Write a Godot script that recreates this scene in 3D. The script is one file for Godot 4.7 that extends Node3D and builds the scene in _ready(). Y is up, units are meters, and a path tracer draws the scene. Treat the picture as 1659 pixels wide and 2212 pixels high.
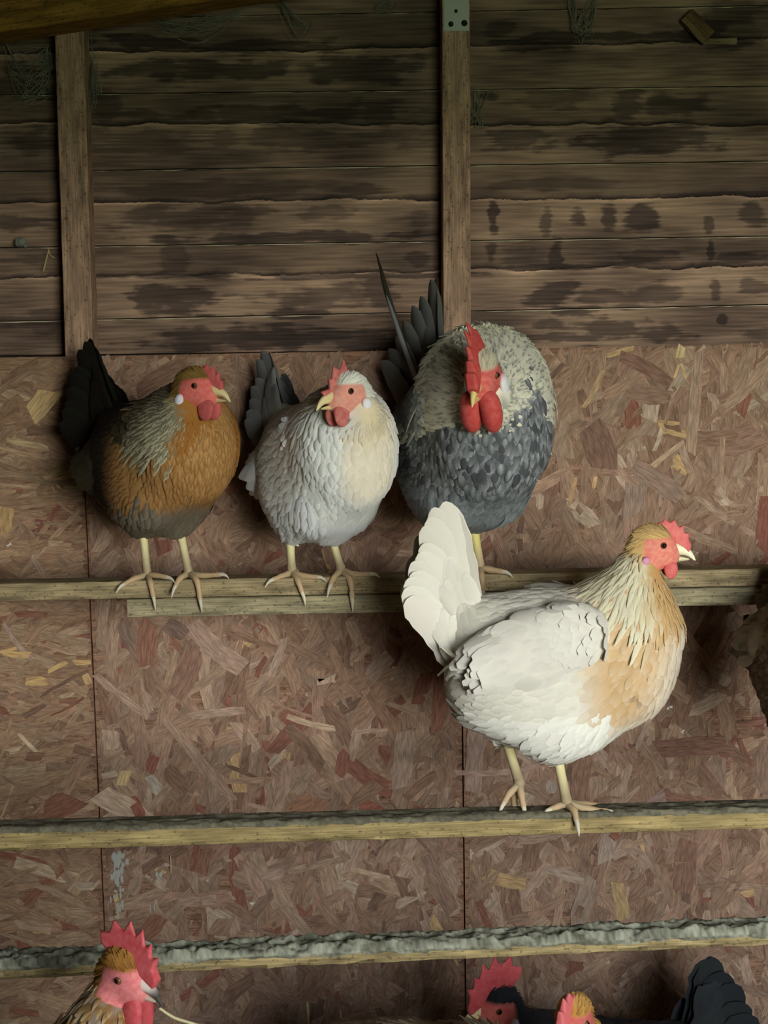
extends Node3D
# A corner of a hen house: board wall, chipboard panels, roost bars and hens.

const F := 2750.0
var cam_xf := Transform3D()
var rng := RandomNumberGenerator.new()
var used := {}
var M := {}
var wall: Node3D

# ------------------------------------------------------------------ set-up
func _ready() -> void:
	rng.seed = 7
	setup_camera_and_light()
	make_materials()
	build_room()
	build_planks()
	build_chipboard()
	build_perches()
	build_birds()
	build_small_things()

func setup_camera_and_light() -> void:
	var b := Basis(Vector3.UP, -0.035) * Basis(Vector3.RIGHT, -0.1134) * Basis(Vector3.BACK, -0.018)
	cam_xf = Transform3D(b, Vector3(-0.07, 1.2, 2.0))
	var cam := Camera3D.new()
	cam.name = "camera"
	cam.transform = cam_xf
	cam.fov = rad_to_deg(2.0 * atan(1106.0 / F))
	cam.near = 0.05
	cam.far = 400.0
	add_child(cam)
	cam.current = true
	var sky_mat := ProceduralSkyMaterial.new()
	sky_mat.sky_top_color = Color(0.62, 0.66, 0.70)
	sky_mat.sky_horizon_color = Color(0.96, 0.96, 0.93)
	sky_mat.ground_bottom_color = Color(0.30, 0.31, 0.26)
	sky_mat.ground_horizon_color = Color(0.55, 0.56, 0.52)
	var sky := Sky.new()
	sky.sky_material = sky_mat
	var env := Environment.new()
	env.background_mode = Environment.BG_SKY
	env.sky = sky
	env.background_energy_multiplier = 9.0
	env.tonemap_mode = Environment.TONE_MAPPER_LINEAR
	env.tonemap_exposure = 4.6
	env.sdfgi_enabled = true
	env.ssao_enabled = true
	env.ssil_enabled = true
	var we := WorldEnvironment.new()
	we.name = "world_environment"
	we.environment = env
	add_child(we)

func P(px: float, py: float, z: float) -> Vector3:
	var d := cam_xf.basis * Vector3((px - 829.5) / F, -(py - 1106.0) / F, -1.0)
	return cam_xf.origin + d * ((z - cam_xf.origin.z) / d.z)

# colour seen in daylight (8 bit) -> base colour, linear
func C(r: float, g: float, b: float, k := 1.3) -> Color:
	var c := Color(r / 255.0, g / 255.0, b / 255.0).srgb_to_linear()
	return Color(minf(c.r * k, 0.86), minf(c.g * k, 0.86), minf(c.b * k, 0.86))

# ------------------------------------------------------------------ naming
func numbered(n: String) -> String:
	if not used.has(n):
		used[n] = 0
		return n
	used[n] += 1
	return "%s_%03d" % [n, used[n]]

func tag(o: Node, label: String, category := "", group := "", kind := "") -> void:
	if label: o.set_meta("label", label)
	if category: o.set_meta("category", category)
	if group: o.set_meta("group", group)
	if kind: o.set_meta("kind", kind)

func thing(called: String, at: Vector3, label: String, category: String, group := "") -> Node3D:
	var o := Node3D.new()
	o.name = numbered(called)
	add_child(o)
	o.position = at
	tag(o, label, category, group)
	return o

func put(called: String, mesh: Mesh, mat: Material, parent: Node) -> MeshInstance3D:
	var o := MeshInstance3D.new()
	o.name = numbered(called) if parent == self else called
	o.mesh = mesh
	o.material_override = mat
	parent.add_child(o, true)
	return o

# ------------------------------------------------------------------ geometry buffer
class Geo:
	var v := PackedVector3Array()
	var n := PackedVector3Array()
	var c := PackedColorArray()
	var u := PackedVector2Array()
	var i := PackedInt32Array()
	func add(p: Vector3, nn: Vector3, col := Color.WHITE, uv := Vector2.ZERO) -> int:
		v.append(p); n.append(nn); c.append(col); u.append(uv)
		return v.size() - 1
	func tri(a: int, b: int, d: int) -> void:
		i.append(a); i.append(b); i.append(d)
	func quad(a: Vector3, b: Vector3, d: Vector3, e: Vector3, col := Color.WHITE, ua := Vector2.ZERO, ub := Vector2.ZERO, ud := Vector2.ZERO, ue := Vector2.ZERO) -> void:
		# a b d e go clockwise seen from the front
		var nn := -((b - a).cross(d - a)).normalized()
		var k := v.size()
		add(a, nn, col, ua); add(b, nn, col, ub); add(d, nn, col, ud); add(e, nn, col, ue)
		tri(k, k + 1, k + 2); tri(k, k + 2, k + 3)
	func mesh(origin := Vector3.ZERO) -> ArrayMesh:
		if origin != Vector3.ZERO:
			for k in v.size():
				v[k] = v[k] - origin
		var a := []
		a.resize(Mesh.ARRAY_MAX)
		a[Mesh.ARRAY_VERTEX] = v
		a[Mesh.ARRAY_NORMAL] = n
		a[Mesh.ARRAY_COLOR] = c
		a[Mesh.ARRAY_TEX_UV] = u
		a[Mesh.ARRAY_INDEX] = i
		var m := ArrayMesh.new()
		m.add_surface_from_arrays(Mesh.PRIMITIVE_TRIANGLES, a)
		return m

func box(g: Geo, lo: Vector3, hi: Vector3, col := Color.WHITE) -> void:
	var s := hi - lo
	var x0 := lo.x; var y0 := lo.y; var z0 := lo.z
	var x1 := hi.x; var y1 := hi.y; var z1 := hi.z
	var q := func(a: Vector3, b: Vector3, d: Vector3, e: Vector3, w: float, h: float) -> void:
		g.quad(a, b, d, e, col, Vector2(0, h), Vector2(0, 0), Vector2(w, 0), Vector2(w, h))
	q.call(Vector3(x0, y0, z1), Vector3(x0, y1, z1), Vector3(x1, y1, z1), Vector3(x1, y0, z1), s.x, s.y)
	q.call(Vector3(x1, y0, z0), Vector3(x1, y1, z0), Vector3(x0, y1, z0), Vector3(x0, y0, z0), s.x, s.y)
	q.call(Vector3(x1, y0, z1), Vector3(x1, y1, z1), Vector3(x1, y1, z0), Vector3(x1, y0, z0), s.z, s.y)
	q.call(Vector3(x0, y0, z0), Vector3(x0, y1, z0), Vector3(x0, y1, z1), Vector3(x0, y0, z1), s.z, s.y)
	q.call(Vector3(x0, y1, z1), Vector3(x0, y1, z0), Vector3(x1, y1, z0), Vector3(x1, y1, z1), s.x, s.z)
	q.call(Vector3(x0, y0, z0), Vector3(x0, y0, z1), Vector3(x1, y0, z1), Vector3(x1, y0, z0), s.x, s.z)

# a timber from a to b; w across "side", h along "up", eased edges, slightly uneven
func beam(g: Geo, a: Vector3, b: Vector3, up: Vector3, w: float, h: float, ease_r: float, segs: int, rough: float, col := Color.WHITE, sd := 1) -> void:
	var t := (b - a).normalized()
	var side := t.cross(up).normalized()
	up = side.cross(t).normalized()
	var hw := w / 2.0; var hh := h / 2.0; var e := ease_r
	var prof: Array[Vector2] = [Vector2(-hw, -hh + e), Vector2(-hw, hh - e), Vector2(-hw + e * 0.3, hh - e * 0.3), Vector2(-hw + e, hh), Vector2(hw - e, hh), Vector2(hw - e * 0.3, hh - e * 0.3), Vector2(hw, hh - e), Vector2(hw, -hh + e), Vector2(hw - e * 0.3, -hh + e * 0.3), Vector2(hw - e, -hh), Vector2(-hw + e, -hh), Vector2(-hw + e * 0.3, -hh + e * 0.3)]
	var nz := FastNoiseLite.new()
	nz.seed = sd
	nz.frequency = 1.0
	var m := prof.size()
	var rings := []
	var along := (b - a).length()
	for s in segs + 1:
		var f := float(s) / segs
		var o := a.lerp(b, f)
		var ring := PackedVector3Array()
		for k in m:
			var d := rough * nz.get_noise_2d(f * along * 22.0, k * 3.1)
			var pr := prof[k] * (1.0 + d / maxf(hh, 0.001))
			ring.append(o + side * pr.x + up * pr.y)
		rings.append(ring)
	var per := PackedFloat32Array([0.0])
	for k in m:
		per.append(per[k] + prof[k].distance_to(prof[(k + 1) % m]))
	for s in segs:
		var u0 := along * s / segs
		var u1 := along * (s + 1) / segs
		for k in m:
			var k2 := (k + 1) % m
			g.quad(rings[s][k], rings[s][k2], rings[s + 1][k2], rings[s + 1][k], col, Vector2(u0, per[k]), Vector2(u0, per[k + 1]), Vector2(u1, per[k + 1]), Vector2(u1, per[k]))
	for en in 2:
		var r: PackedVector3Array = rings[segs if en else 0]
		var nn := t if en else -t
		var c0 := g.add(a if en == 0 else b, nn, col, Vector2(0, 0))
		var first := g.v.size()
		for k in m:
			g.add(r[k], nn, col, Vector2(prof[k].x * 0.3, prof[k].y * 0.3))
		for k in m:
			if en: g.tri(c0, first + k, first + (k + 1) % m)
			else: g.tri(c0, first + (k + 1) % m, first + k)

# round tube through points with a radius and colour at each; "flat" squeezes it along "across"
func tube(g: Geo, pts: Array, rad: Array, sides: int, cols: Array, across := Vector3.ZERO, flat := 1.0) -> void:
	var n := pts.size()
	var ref := Vector3.UP
	if absf(((pts[n - 1] as Vector3) - (pts[0] as Vector3)).normalized().dot(ref)) > 0.8: ref = Vector3(0.3, 0, 1).normalized()
	if across != Vector3.ZERO: ref = across
	var base := g.v.size()
	for k in n:
		var t: Vector3 = ((pts[mini(k + 1, n - 1)] as Vector3) - (pts[maxi(k - 1, 0)] as Vector3)).normalized()
		var s := (ref - t * ref.dot(t)).normalized()
		var w := t.cross(s)
		for j in sides:
			var a := TAU * j / sides
			var nn := s * cos(a) + w * sin(a)
			var off: Vector3 = s * cos(a) * flat + w * sin(a)
			g.add(pts[k] + off * float(rad[k]), nn, cols[mini(k, cols.size() - 1)], Vector2(float(j) / sides, float(k) / n))
	for k in n - 1:
		for j in sides:
			var j2 := (j + 1) % sides
			var a0 := base + k * sides + j; var a1 := base + k * sides + j2
			var b0 := a0 + sides; var b1 := a1 + sides
			g.tri(a0, b0, b1); g.tri(a0, b1, a1)
	for en in 2:
		var k := 0 if en == 0 else n - 1
		var t2: Vector3 = ((pts[n - 1] as Vector3) - (pts[n - 2] as Vector3)).normalized() if en else ((pts[0] as Vector3) - (pts[1] as Vector3)).normalized()
		var cc := g.add(pts[k] + t2 * float(rad[k]) * 0.5, t2, cols[mini(k, cols.size() - 1)])
		for j in sides:
			var j2 := (j + 1) % sides
			if en: g.tri(cc, base + k * sides + j2, base + k * sides + j)
			else: g.tri(cc, base + j, base + j2)

func smooth_path(pts: Array, per: int) -> Array:
	var out := []
	var n := pts.size()
	for k in n - 1:
		var p0: Vector3 = pts[maxi(k - 1, 0)]; var p1: Vector3 = pts[k]; var p2: Vector3 = pts[k + 1]; var p3: Vector3 = pts[mini(k + 2, n - 1)]
		for j in per:
			out.append(p1.cubic_interpolate(p2, p0, p3, float(j) / per))
	out.append(pts[n - 1])
	return out

# ------------------------------------------------------------------ surface nets
func net(f: Callable, lo: Vector3, hi: Vector3, cell: float) -> Dictionary:
	const B := 4
	var nb := Vector3i(ceili((hi.x - lo.x) / (cell * B)), ceili((hi.y - lo.y) / (cell * B)), ceili((hi.z - lo.z) / (cell * B)))
	var nx := nb.x * B + 1; var ny := nb.y * B + 1; var nz := nb.z * B + 1
	var val := PackedFloat32Array()
	val.resize(nx * ny * nz)
	val.fill(INF)
	var act: Array[Vector3i] = []
	var reach := cell * B * 0.87 * 1.5 + cell
	for bz in nb.z:
		for by in nb.y:
			for bx in nb.x:
				var d: float = f.call(lo + Vector3((bx + 0.5) * B, (by + 0.5) * B, (bz + 0.5) * B) * cell)
				if absf(d) < reach: act.append(Vector3i(bx, by, bz))
	for q in act:
		for z in range(q.z * B, q.z * B + B + 1):
			for y in range(q.y * B, q.y * B + B + 1):
				var row := (z * ny + y) * nx
				for x in range(q.x * B, q.x * B + B + 1):
					if val[row + x] == INF: val[row + x] = f.call(lo + Vector3(x, y, z) * cell)
	var idx := PackedInt32Array()
	idx.resize(nx * ny * nz)
	idx.fill(-1)
	var verts := PackedVector3Array()
	var cells := PackedInt32Array()
	var off := [0, 1, nx, nx + 1, nx * ny, nx * ny + 1, nx * ny + nx, nx * ny + nx + 1]
	var cor := [Vector3(0, 0, 0), Vector3(1, 0, 0), Vector3(0, 1, 0), Vector3(1, 1, 0), Vector3(0, 0, 1), Vector3(1, 0, 1), Vector3(0, 1, 1), Vector3(1, 1, 1)]
	var edges := [[0, 1], [2, 3], [4, 5], [6, 7], [0, 2], [1, 3], [4, 6], [5, 7], [0, 4], [1, 5], [2, 6], [3, 7]]
	for q in act:
		for z in range(q.z * B, q.z * B + B):
			for y in range(q.y * B, q.y * B + B):
				for x in range(q.x * B, q.x * B + B):
					var at := (z * ny + y) * nx + x
					var neg := 0
					for k in 8:
						if val[at + off[k]] < 0.0: neg += 1
					if neg == 0 or neg == 8: continue
					var s := Vector3.ZERO
					var cnt := 0
					for e in edges:
						var v0 := val[at + off[e[0]]]; var v1 := val[at + off[e[1]]]
						if (v0 < 0.0) != (v1 < 0.0):
							var a: Vector3 = cor[e[0]]
							s += a.lerp(cor[e[1]], v0 / (v0 - v1))
							cnt += 1
					idx[at] = verts.size()
					verts.append(lo + (Vector3(x, y, z) + s / cnt) * cell)
					cells.append(at)
	var tris := PackedInt32Array()
	var st := [1, nx, nx * ny]
	for at in cells:
		for ax in 3:
			var v0 := val[at]; var v1 := val[at + st[ax]]
			if (v0 < 0.0) == (v1 < 0.0): continue
			var s1: int = st[(ax + 1) % 3]; var s2: int = st[(ax + 2) % 3]
			if at - s1 - s2 < 0: continue
			var a := idx[at]; var b := idx[at - s1]; var c := idx[at - s1 - s2]; var d := idx[at - s2]
			if a < 0 or b < 0 or c < 0 or d < 0: continue
			if v0 < 0.0:
				tris.append_array(PackedInt32Array([a, b, c, a, c, d]))
			else:
				tris.append_array(PackedInt32Array([a, c, b, a, d, c]))
	# normals; turn faces so that they run clockwise seen from outside
	var norms := PackedVector3Array()
	norms.resize(verts.size())
	for t in range(0, tris.size(), 3):
		var a := tris[t]; var b := tris[t + 1]; var c := tris[t + 2]
		var nn := (verts[b] - verts[a]).cross(verts[c] - verts[a])
		norms[a] += nn; norms[b] += nn; norms[c] += nn
	var test := 0.0
	for k in range(0, verts.size(), maxi(1, verts.size() / 40)):
		var o: Vector3 = norms[k].normalized()
		test += f.call(verts[k] + o * cell * 0.7) - f.call(verts[k] - o * cell * 0.7)
	var flip := test < 0.0
	for k in norms.size():
		norms[k] = norms[k].normalized() * (-1.0 if flip else 1.0)
	if not flip:
		for t in range(0, tris.size(), 3):
			var b := tris[t + 1]
			tris[t + 1] = tris[t + 2]
			tris[t + 2] = b
	return {"v": verts, "n": norms, "t": tris}

func net_into(g: Geo, r: Dictionary, xf: Transform3D, colour: Callable) -> void:
	var base := g.v.size()
	var nb := xf.basis.orthonormalized()
	var vv: PackedVector3Array = r.v
	var nn: PackedVector3Array = r.n
	for k in vv.size():
		g.add(xf * vv[k], (nb * nn[k]).normalized(), colour.call(vv[k], nn[k]))
	for t in (r.t as PackedInt32Array):
		g.i.append(base + t)

# ------------------------------------------------------------------ materials
func tex(im: Image) -> ImageTexture:
	return ImageTexture.create_from_image(im)

func noise_bytes(w: int, h: int, cw: int, ch: int, sd: int, freq: float, oct := 3) -> PackedByteArray:
	var n := FastNoiseLite.new()
	n.seed = sd
	n.frequency = freq
	n.fractal_octaves = oct
	var im := n.get_seamless_image(cw, ch, false, false, 0.15)
	im.convert(Image.FORMAT_L8)
	if cw != w or ch != h: im.resize(w, h, Image.INTERPOLATE_CUBIC)
	return im.get_data()

# grain that runs along u; grey level about 0.8
func grain_image(w: int, h: int, sd: int, contrast: float, blotch: float, specks: float) -> Image:
	var a := noise_bytes(w, h, maxi(w / 24, 8), h, sd, 0.16, 3)
	var b := noise_bytes(w, h, maxi(w / 6, 8), maxi(h / 2, 8), sd + 1, 0.05, 3)
	var s := noise_bytes(w, h, w, h, sd + 2, 0.06, 2)
	var out := PackedByteArray()
	out.resize(w * h * 3)
	for k in w * h:
		var q := 0.82 + (a[k] / 255.0 - 0.5) * contrast + (b[k] / 255.0 - 0.5) * blotch
		if s[k] > 178: q *= 1.0 - specks * minf((s[k] - 178) / 25.0, 1.0)
		var y := clampf(q, 0.0, 1.0)
		out[k * 3] = int(y * 255.0)
		out[k * 3 + 1] = int(clampf(y * 0.995, 0, 1) * 255.0)
		out[k * 3 + 2] = int(clampf(y * 0.98, 0, 1) * 255.0)
	return Image.create_from_data(w, h, false, Image.FORMAT_RGB8, out)

func mat(col := Color.WHITE, rough := 0.85, t: Texture2D = null, uvs := Vector3.ONE) -> StandardMaterial3D:
	var m := StandardMaterial3D.new()
	m.albedo_color = col
	m.roughness = rough
	m.vertex_color_use_as_albedo = true
	m.metallic_specular = 0.3
	if t:
		m.albedo_texture = t
		m.uv1_scale = uvs
	return m

func make_materials() -> void:
	var g1 := grain_image(512, 256, 11, 0.34, 0.22, 0.0)
	var g2 := grain_image(1024, 256, 31, 0.34, 0.34, 0.22)
	M.strand = mat(Color.WHITE, 0.8, tex(g1), Vector3(8, 22, 1))
	M.wood = mat(Color.WHITE, 0.85, tex(g2), Vector3(1.6, 9, 1))
	M.plain = mat(Color.WHITE, 0.9)
	M.feather = mat(Color.WHITE, 0.75)
	M.skin = mat(Color.WHITE, 0.55)
	M.horn = mat(Color.WHITE, 0.45)
	M.eye = mat(Color.WHITE, 0.12)
	M.metal = mat(Color.WHITE, 0.55)
	M.metal.metallic = 0.35

# ------------------------------------------------------------------ the setting
func structure(called: String, mesh: Mesh, material: Material, label: String) -> MeshInstance3D:
	var o := put(called, mesh, material, self)
	tag(o, label, "", "", "structure")
	return o

func build_room() -> void:
	var g := Geo.new()
	box(g, Vector3(-1.5, -0.12, -0.2), Vector3(2.3, 0.0, 2.6), C(92, 76, 58))
	structure("floor", g.mesh(), M.wood, "bare brown earth floor of the hen house")
	g = Geo.new()
	box(g, Vector3(-1.56, 0.0, -0.2), Vector3(-1.5, 2.6, 2.6), C(96, 78, 58))
	structure("wall_left", g.mesh(), M.wood, "brown timber side wall of the hen house")
	g = Geo.new()
	box(g, Vector3(2.3, 0.0, -0.2), Vector3(2.36, 2.6, 2.6), C(96, 78, 58))
	structure("wall_right", g.mesh(), M.wood, "brown timber side wall by the door side")
	# front wall with a wide doorway to the right of the camera
	var z0 := 2.5; var z1 := 2.56
	var dl := 0.28; var dr := 1.2; var db := 0.72; var dt := 1.58
	g = Geo.new()
	box(g, Vector3(-1.5, 0, z0), Vector3(dl, 2.5, z1), C(96, 78, 58))
	box(g, Vector3(dr, 0, z0), Vector3(2.3, 2.5, z1), C(96, 78, 58))
	box(g, Vector3(dl, dt, z0), Vector3(dr, 2.5, z1), C(96, 78, 58))
	box(g, Vector3(dl, 0, z0), Vector3(dr, db, z1), C(96, 78, 58))
	structure("wall_front", g.mesh(), M.wood, "timber front wall with the open hatch that lets daylight in")
	# sloping roof deck that rests on the rafter line
	g = Geo.new()
	var ra := P(0, 82, 0.0); var rb := P(540, 0, 0.0)
	var sl := (rb.y - ra.y) / (rb.x - ra.x)
	var yl := ra.y + (-1.6 - ra.x) * sl + 0.075
	var yr := ra.y + (2.4 - ra.x) * sl + 0.075
	var up := Vector3(0, 0.06, 0)
	var A := Vector3(-1.6, yl, -0.3); var B := Vector3(2.4, yr, -0.3); var D := Vector3(2.4, yr, 2.75); var E := Vector3(-1.6, yl, 2.75)
	var wc := C(70, 54, 36)
	g.quad(A, E, D, B, wc, Vector2(0, 0), Vector2(0, 3.8), Vector2(4, 3.8), Vector2(4, 0))
	g.quad(A + up, B + up, D + up, E + up, wc)
	g.quad(A, A + up, E + up, E, wc); g.quad(B, D, D + up, B + up, wc)
	g.quad(A, B, B + up, A + up, wc); g.quad(E, E + up, D + up, D, wc)
	structure("ceiling", g.mesh(), M.wood, "dark sloping timber roof deck")
	g = Geo.new()
	box(g, Vector3(-40, -0.3, 2.62), Vector3(40, -0.15, 60), C(120, 128, 96))
	structure("ground", g.mesh(), M.plain, "grass run outside the hatch")

	wall = Node3D.new()
	wall.name = "wall_back"
	add_child(wall)
	tag(wall, "back wall of stained boards above chipboard panels", "", "", "structure")
	# studs
	var sc := C(168, 138, 116, 1.6)
	for s in [[115, 178, 134, 199], [955, 1016, 955, 1015]]:
		g = Geo.new()
		var tl := P(s[0], -40, -0.012); var tr := P(s[1], -40, -0.012)
		var bl := P(s[2], 765, -0.012); var br := P(s[3], 765, -0.012)
		var top := (tl + tr) * 0.5; var bot := (bl + br) * 0.5 - Vector3(0, 0.25, 0)
		var dz := Vector3(0, 0, -0.023)
		beam(g, bot + dz, top + dz + Vector3(0, 0.06, 0), Vector3.BACK, tr.x - tl.x, 0.046, 0.002, 20, 0.0006, sc, s[0])
		put("stud", g.mesh(), M.wood, wall)
	# rafter along the roof line
	g = Geo.new()
	var r0 := P(-250, 122, 0.02); var r1 := P(700, -24, 0.02)
	var rd := (r1 - r0).normalized()
	var ru := Vector3.BACK.cross(rd).normalized()
	var r2 := r1 + rd * 0.9
	beam(g, r0 + ru * 0.035, r2 + ru * 0.035, ru, 0.06, 0.07, 0.003, 24, 0.0008, C(150, 112, 52), 5)
	put("rafter", g.mesh(), M.wood, wall)
	# galvanised nail plate on the right stud
	g = Geo.new()
	var n0 := P(957, -60, -0.0105); var n1 := P(1013, 66, -0.0105)
	box(g, Vector3(n0.x, n1.y, -0.0125), Vector3(n1.x, n0.y, -0.0105), C(160, 165, 158))
	var plate := put("nail_plate", g.mesh(), M.metal, wall)
	plate.set_meta("label", "galvanised steel nail plate with screw holes")
	for h in [[985, 24, 4.0], [974, 52, 6.0], [1003, 50, 7.0]]:
		g = Geo.new()
		var p := P(h[0], h[1], -0.0105)
		var r: float = h[2] / 1370.0
		tube(g, [p + Vector3(0, 0, -0.001), p + Vector3(0, 0, 0.0006)], [r, r * 0.9], 14, [C(48, 44, 38)])
		put("screw", g.mesh(), M.plain, plate)

# upper boards: straight lapped seams alternate with wavy waney edges
func build_planks() -> void:
	var ys := [[-130, -150, 0], [-45, -68, 1], [40, 12, 0], [112, 86, 1], [203, 186, 0], [266, 268, 1], [368, 348, 0], [438, 424, 1], [532, 510, 0], [596, 572, 1], [690, 658, 0], [766, 748, 0]]
	var W := 2048; var H := 1024
	var xl := P(-130, 400, -0.055).x; var xr := P(1800, 400, -0.055).x
	var yt := P(830, -170, -0.055).y; var yb := P(830, 800, -0.055).y
	# colour of the boards: grain, broad tone, then stains that have their own outlines
	var a := noise_bytes(W, H, 96, H, 5, 0.11, 3)
	var b := noise_bytes(W, H, 160, 220, 9, 0.03, 3)
	var wr := noise_bytes(W, H, 512, 512, 13, 0.035, 4)
	var c0 := PackedFloat32Array(); c0.resize(W * H)     # tone, plus painted highlights at the wavy seams
	var c1 := PackedFloat32Array(); c1.resize(W * H)     # stain amount, plus painted shade at the wavy seams
	for k in W * H:
		c0[k] = 0.80 + (a[k] / 255.0 - 0.5) * 0.36 + (b[k] / 255.0 - 0.5) * 0.55
	var kx := W / (xr - xl); var ky := H / (yt - yb)
	var stains := [
		[380, 645, 85, 34, 0.8], [330, 660, 40, 22, 0.7], [700, 640, 130, 26, 0.55], [820, 625, 40, 34, 0.7], [560, 730, 250, 26, 0.75], [420, 735, 90, 30, 0.6], [780, 735, 90, 25, 0.6],
		[640, 678, 90, 12, 0.7], [420, 470, 180, 26, 0.5], [600, 512, 300, 12, 0.8], [700, 460, 60, 16, 0.5], [380, 560, 30, 40, 0.5], [760, 595, 330, 7, 0.7], [330, 595, 130, 7, 0.7],
		[450, 150, 190, 22, 0.8], [320, 92, 110, 16, 0.9], [560, 95, 130, 14, 0.7], [760, 140, 120, 34, 0.75], [830, 150, 60, 30, 0.7], [560, 245, 300, 16, 0.6], [820, 240, 60, 26, 0.6],
		[300, 305, 140, 30, 0.35], [640, 300, 250, 22, 0.4], [480, 410, 250, 20, 0.4], [780, 410, 60, 14, 0.6], [230, 230, 25, 40, 0.6],
		[1130, 95, 100, 14, 0.8], [1300, 78, 240, 10, 0.8], [1520, 70, 60, 30, 0.85], [1560, 85, 60, 16, 0.7], [1600, 30, 70, 30, 0.5], [1080, 60, 40, 24, 0.5],
		[1360, 225, 40, 30, 0.7], [1450, 225, 70, 28, 0.7], [1200, 215, 80, 20, 0.4], [1060, 205, 20, 8, 0.7],
		[1120, 300, 80, 26, 0.65], [1400, 300, 140, 30, 0.7], [1250, 300, 10, 8, 0.7], [1180, 398, 150, 14, 0.4],
		[1065, 470, 12, 28, 0.9], [1250, 470, 20, 22, 0.8], [1316, 470, 18, 28, 0.8], [1390, 475, 44, 34, 0.85], [1180, 480, 14, 40, 0.6], [1625, 460, 30, 26, 0.7], [1530, 490, 10, 20, 0.6],
		[1060, 545, 14, 24, 0.7], [1200, 545, 16, 36, 0.8], [1130, 555, 60, 22, 0.45], [1240, 575, 160, 6, 0.8], [1400, 555, 60, 18, 0.6], [1535, 540, 10, 30, 0.8], [1600, 560, 60, 12, 0.6],
		[1190, 640, 60, 26, 0.85], [1230, 615, 40, 12, 0.8], [1330, 640, 90, 22, 0.6], [1420, 630, 60, 18, 0.6], [1640, 620, 40, 20, 0.6], [1545, 625, 12, 30, 0.6],
		[1170, 700, 40, 16, 0.6], [1260, 672, 60, 14, 0.7], [1340, 710, 90, 26, 0.7], [1420, 725, 70, 14, 0.7], [1200, 728, 160, 10, 0.7], [1560, 690, 12, 14, 0.8], [1640, 720, 60, 12, 0.5],
		[900, 470, 30, 20, 0.4], [905, 560, 26, 20, 0.6], [60, 300, 60, 30, 0.5], [50, 480, 70, 16, 0.6], [40, 560, 60, 10, 0.4], [60, 690, 70, 24, 0.4], [50, 180, 70, 40, 0.7]]
	for s in stains:
		var p := P(s[0], s[1], -0.055)
		var cx := (p.x - xl) * kx; var cy := (yt - p.y) * ky
		var rx: float = s[2] / 1335.0 * kx; var ry: float = s[3] / 1335.0 * ky
		for y in range(maxi(0, int(cy - ry * 1.7)), mini(H, int(cy + ry * 1.7))):
			for x in range(maxi(0, int(cx - rx * 1.5)), mini(W, int(cx + rx * 1.5))):
				var k := y * W + x
				var dx := (x - cx) / rx; var dy := (y - cy) / ry
				var d := sqrt(dx * dx + dy * dy) + (wr[k] / 255.0 - 0.5) * 1.5 + (a[k] / 255.0 - 0.5) * 0.7
				if d < 1.08:
					var m := clampf((1.08 - d) / 0.42, 0.0, 1.0) * float(s[4]) * 0.85
					c1[k] = maxf(c1[k], m)
	# waney edges: shade above the seam and a lit lip below, painted into the colour
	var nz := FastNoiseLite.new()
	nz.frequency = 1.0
	var tones := [0.8, 0.95, 0.85, 1.0, 0.9, 1.05, 0.95, 1.1, 0.98, 1.12, 1.0]  # tone of each board, mostly paler towards the bottom
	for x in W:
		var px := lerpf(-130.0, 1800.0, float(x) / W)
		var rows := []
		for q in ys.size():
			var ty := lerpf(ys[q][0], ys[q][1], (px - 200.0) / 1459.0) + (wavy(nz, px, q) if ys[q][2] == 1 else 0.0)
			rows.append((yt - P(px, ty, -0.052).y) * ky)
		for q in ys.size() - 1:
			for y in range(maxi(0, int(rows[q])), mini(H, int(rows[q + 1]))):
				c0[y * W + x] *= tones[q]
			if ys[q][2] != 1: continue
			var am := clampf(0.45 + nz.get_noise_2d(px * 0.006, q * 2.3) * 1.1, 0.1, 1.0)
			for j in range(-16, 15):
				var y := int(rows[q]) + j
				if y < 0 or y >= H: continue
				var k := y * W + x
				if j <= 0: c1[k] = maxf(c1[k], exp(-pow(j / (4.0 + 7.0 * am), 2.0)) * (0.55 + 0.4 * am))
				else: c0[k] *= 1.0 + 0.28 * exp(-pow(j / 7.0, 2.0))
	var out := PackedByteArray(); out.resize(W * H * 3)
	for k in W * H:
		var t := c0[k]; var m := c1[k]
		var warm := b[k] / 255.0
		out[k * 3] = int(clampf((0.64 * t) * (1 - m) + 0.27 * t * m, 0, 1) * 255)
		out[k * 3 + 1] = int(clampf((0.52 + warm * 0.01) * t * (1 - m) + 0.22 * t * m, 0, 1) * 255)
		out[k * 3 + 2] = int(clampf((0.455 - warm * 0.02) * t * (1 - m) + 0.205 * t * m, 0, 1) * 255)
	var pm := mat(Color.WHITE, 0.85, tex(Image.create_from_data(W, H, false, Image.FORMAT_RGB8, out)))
	var segs := 110
	for q in ys.size() - 1:
		var g := Geo.new()
		var lap: bool = ys[q][2] == 1
		var zt := -0.0545 if lap else -0.056
		var zb := -0.0575 if lap else -0.0565
		var pts := []
		for s in segs + 1:
			var px := lerpf(-130, 1800, float(s) / segs)
			var ty := lerpf(ys[q][0], ys[q][1], (px - 200.0) / 1459.0)
			var by := lerpf(ys[q + 1][0], ys[q + 1][1], (px - 200.0) / 1459.0)
			if lap: ty += wavy(nz, px, q)
			else: ty += 1.2
			by += 3.0 if ys[q + 1][2] == 1 else -1.2
			if ys[q + 1][2] == 1: by += 8.0
			pts.append([P(px, ty, zt), P(px, by, zb)])
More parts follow.
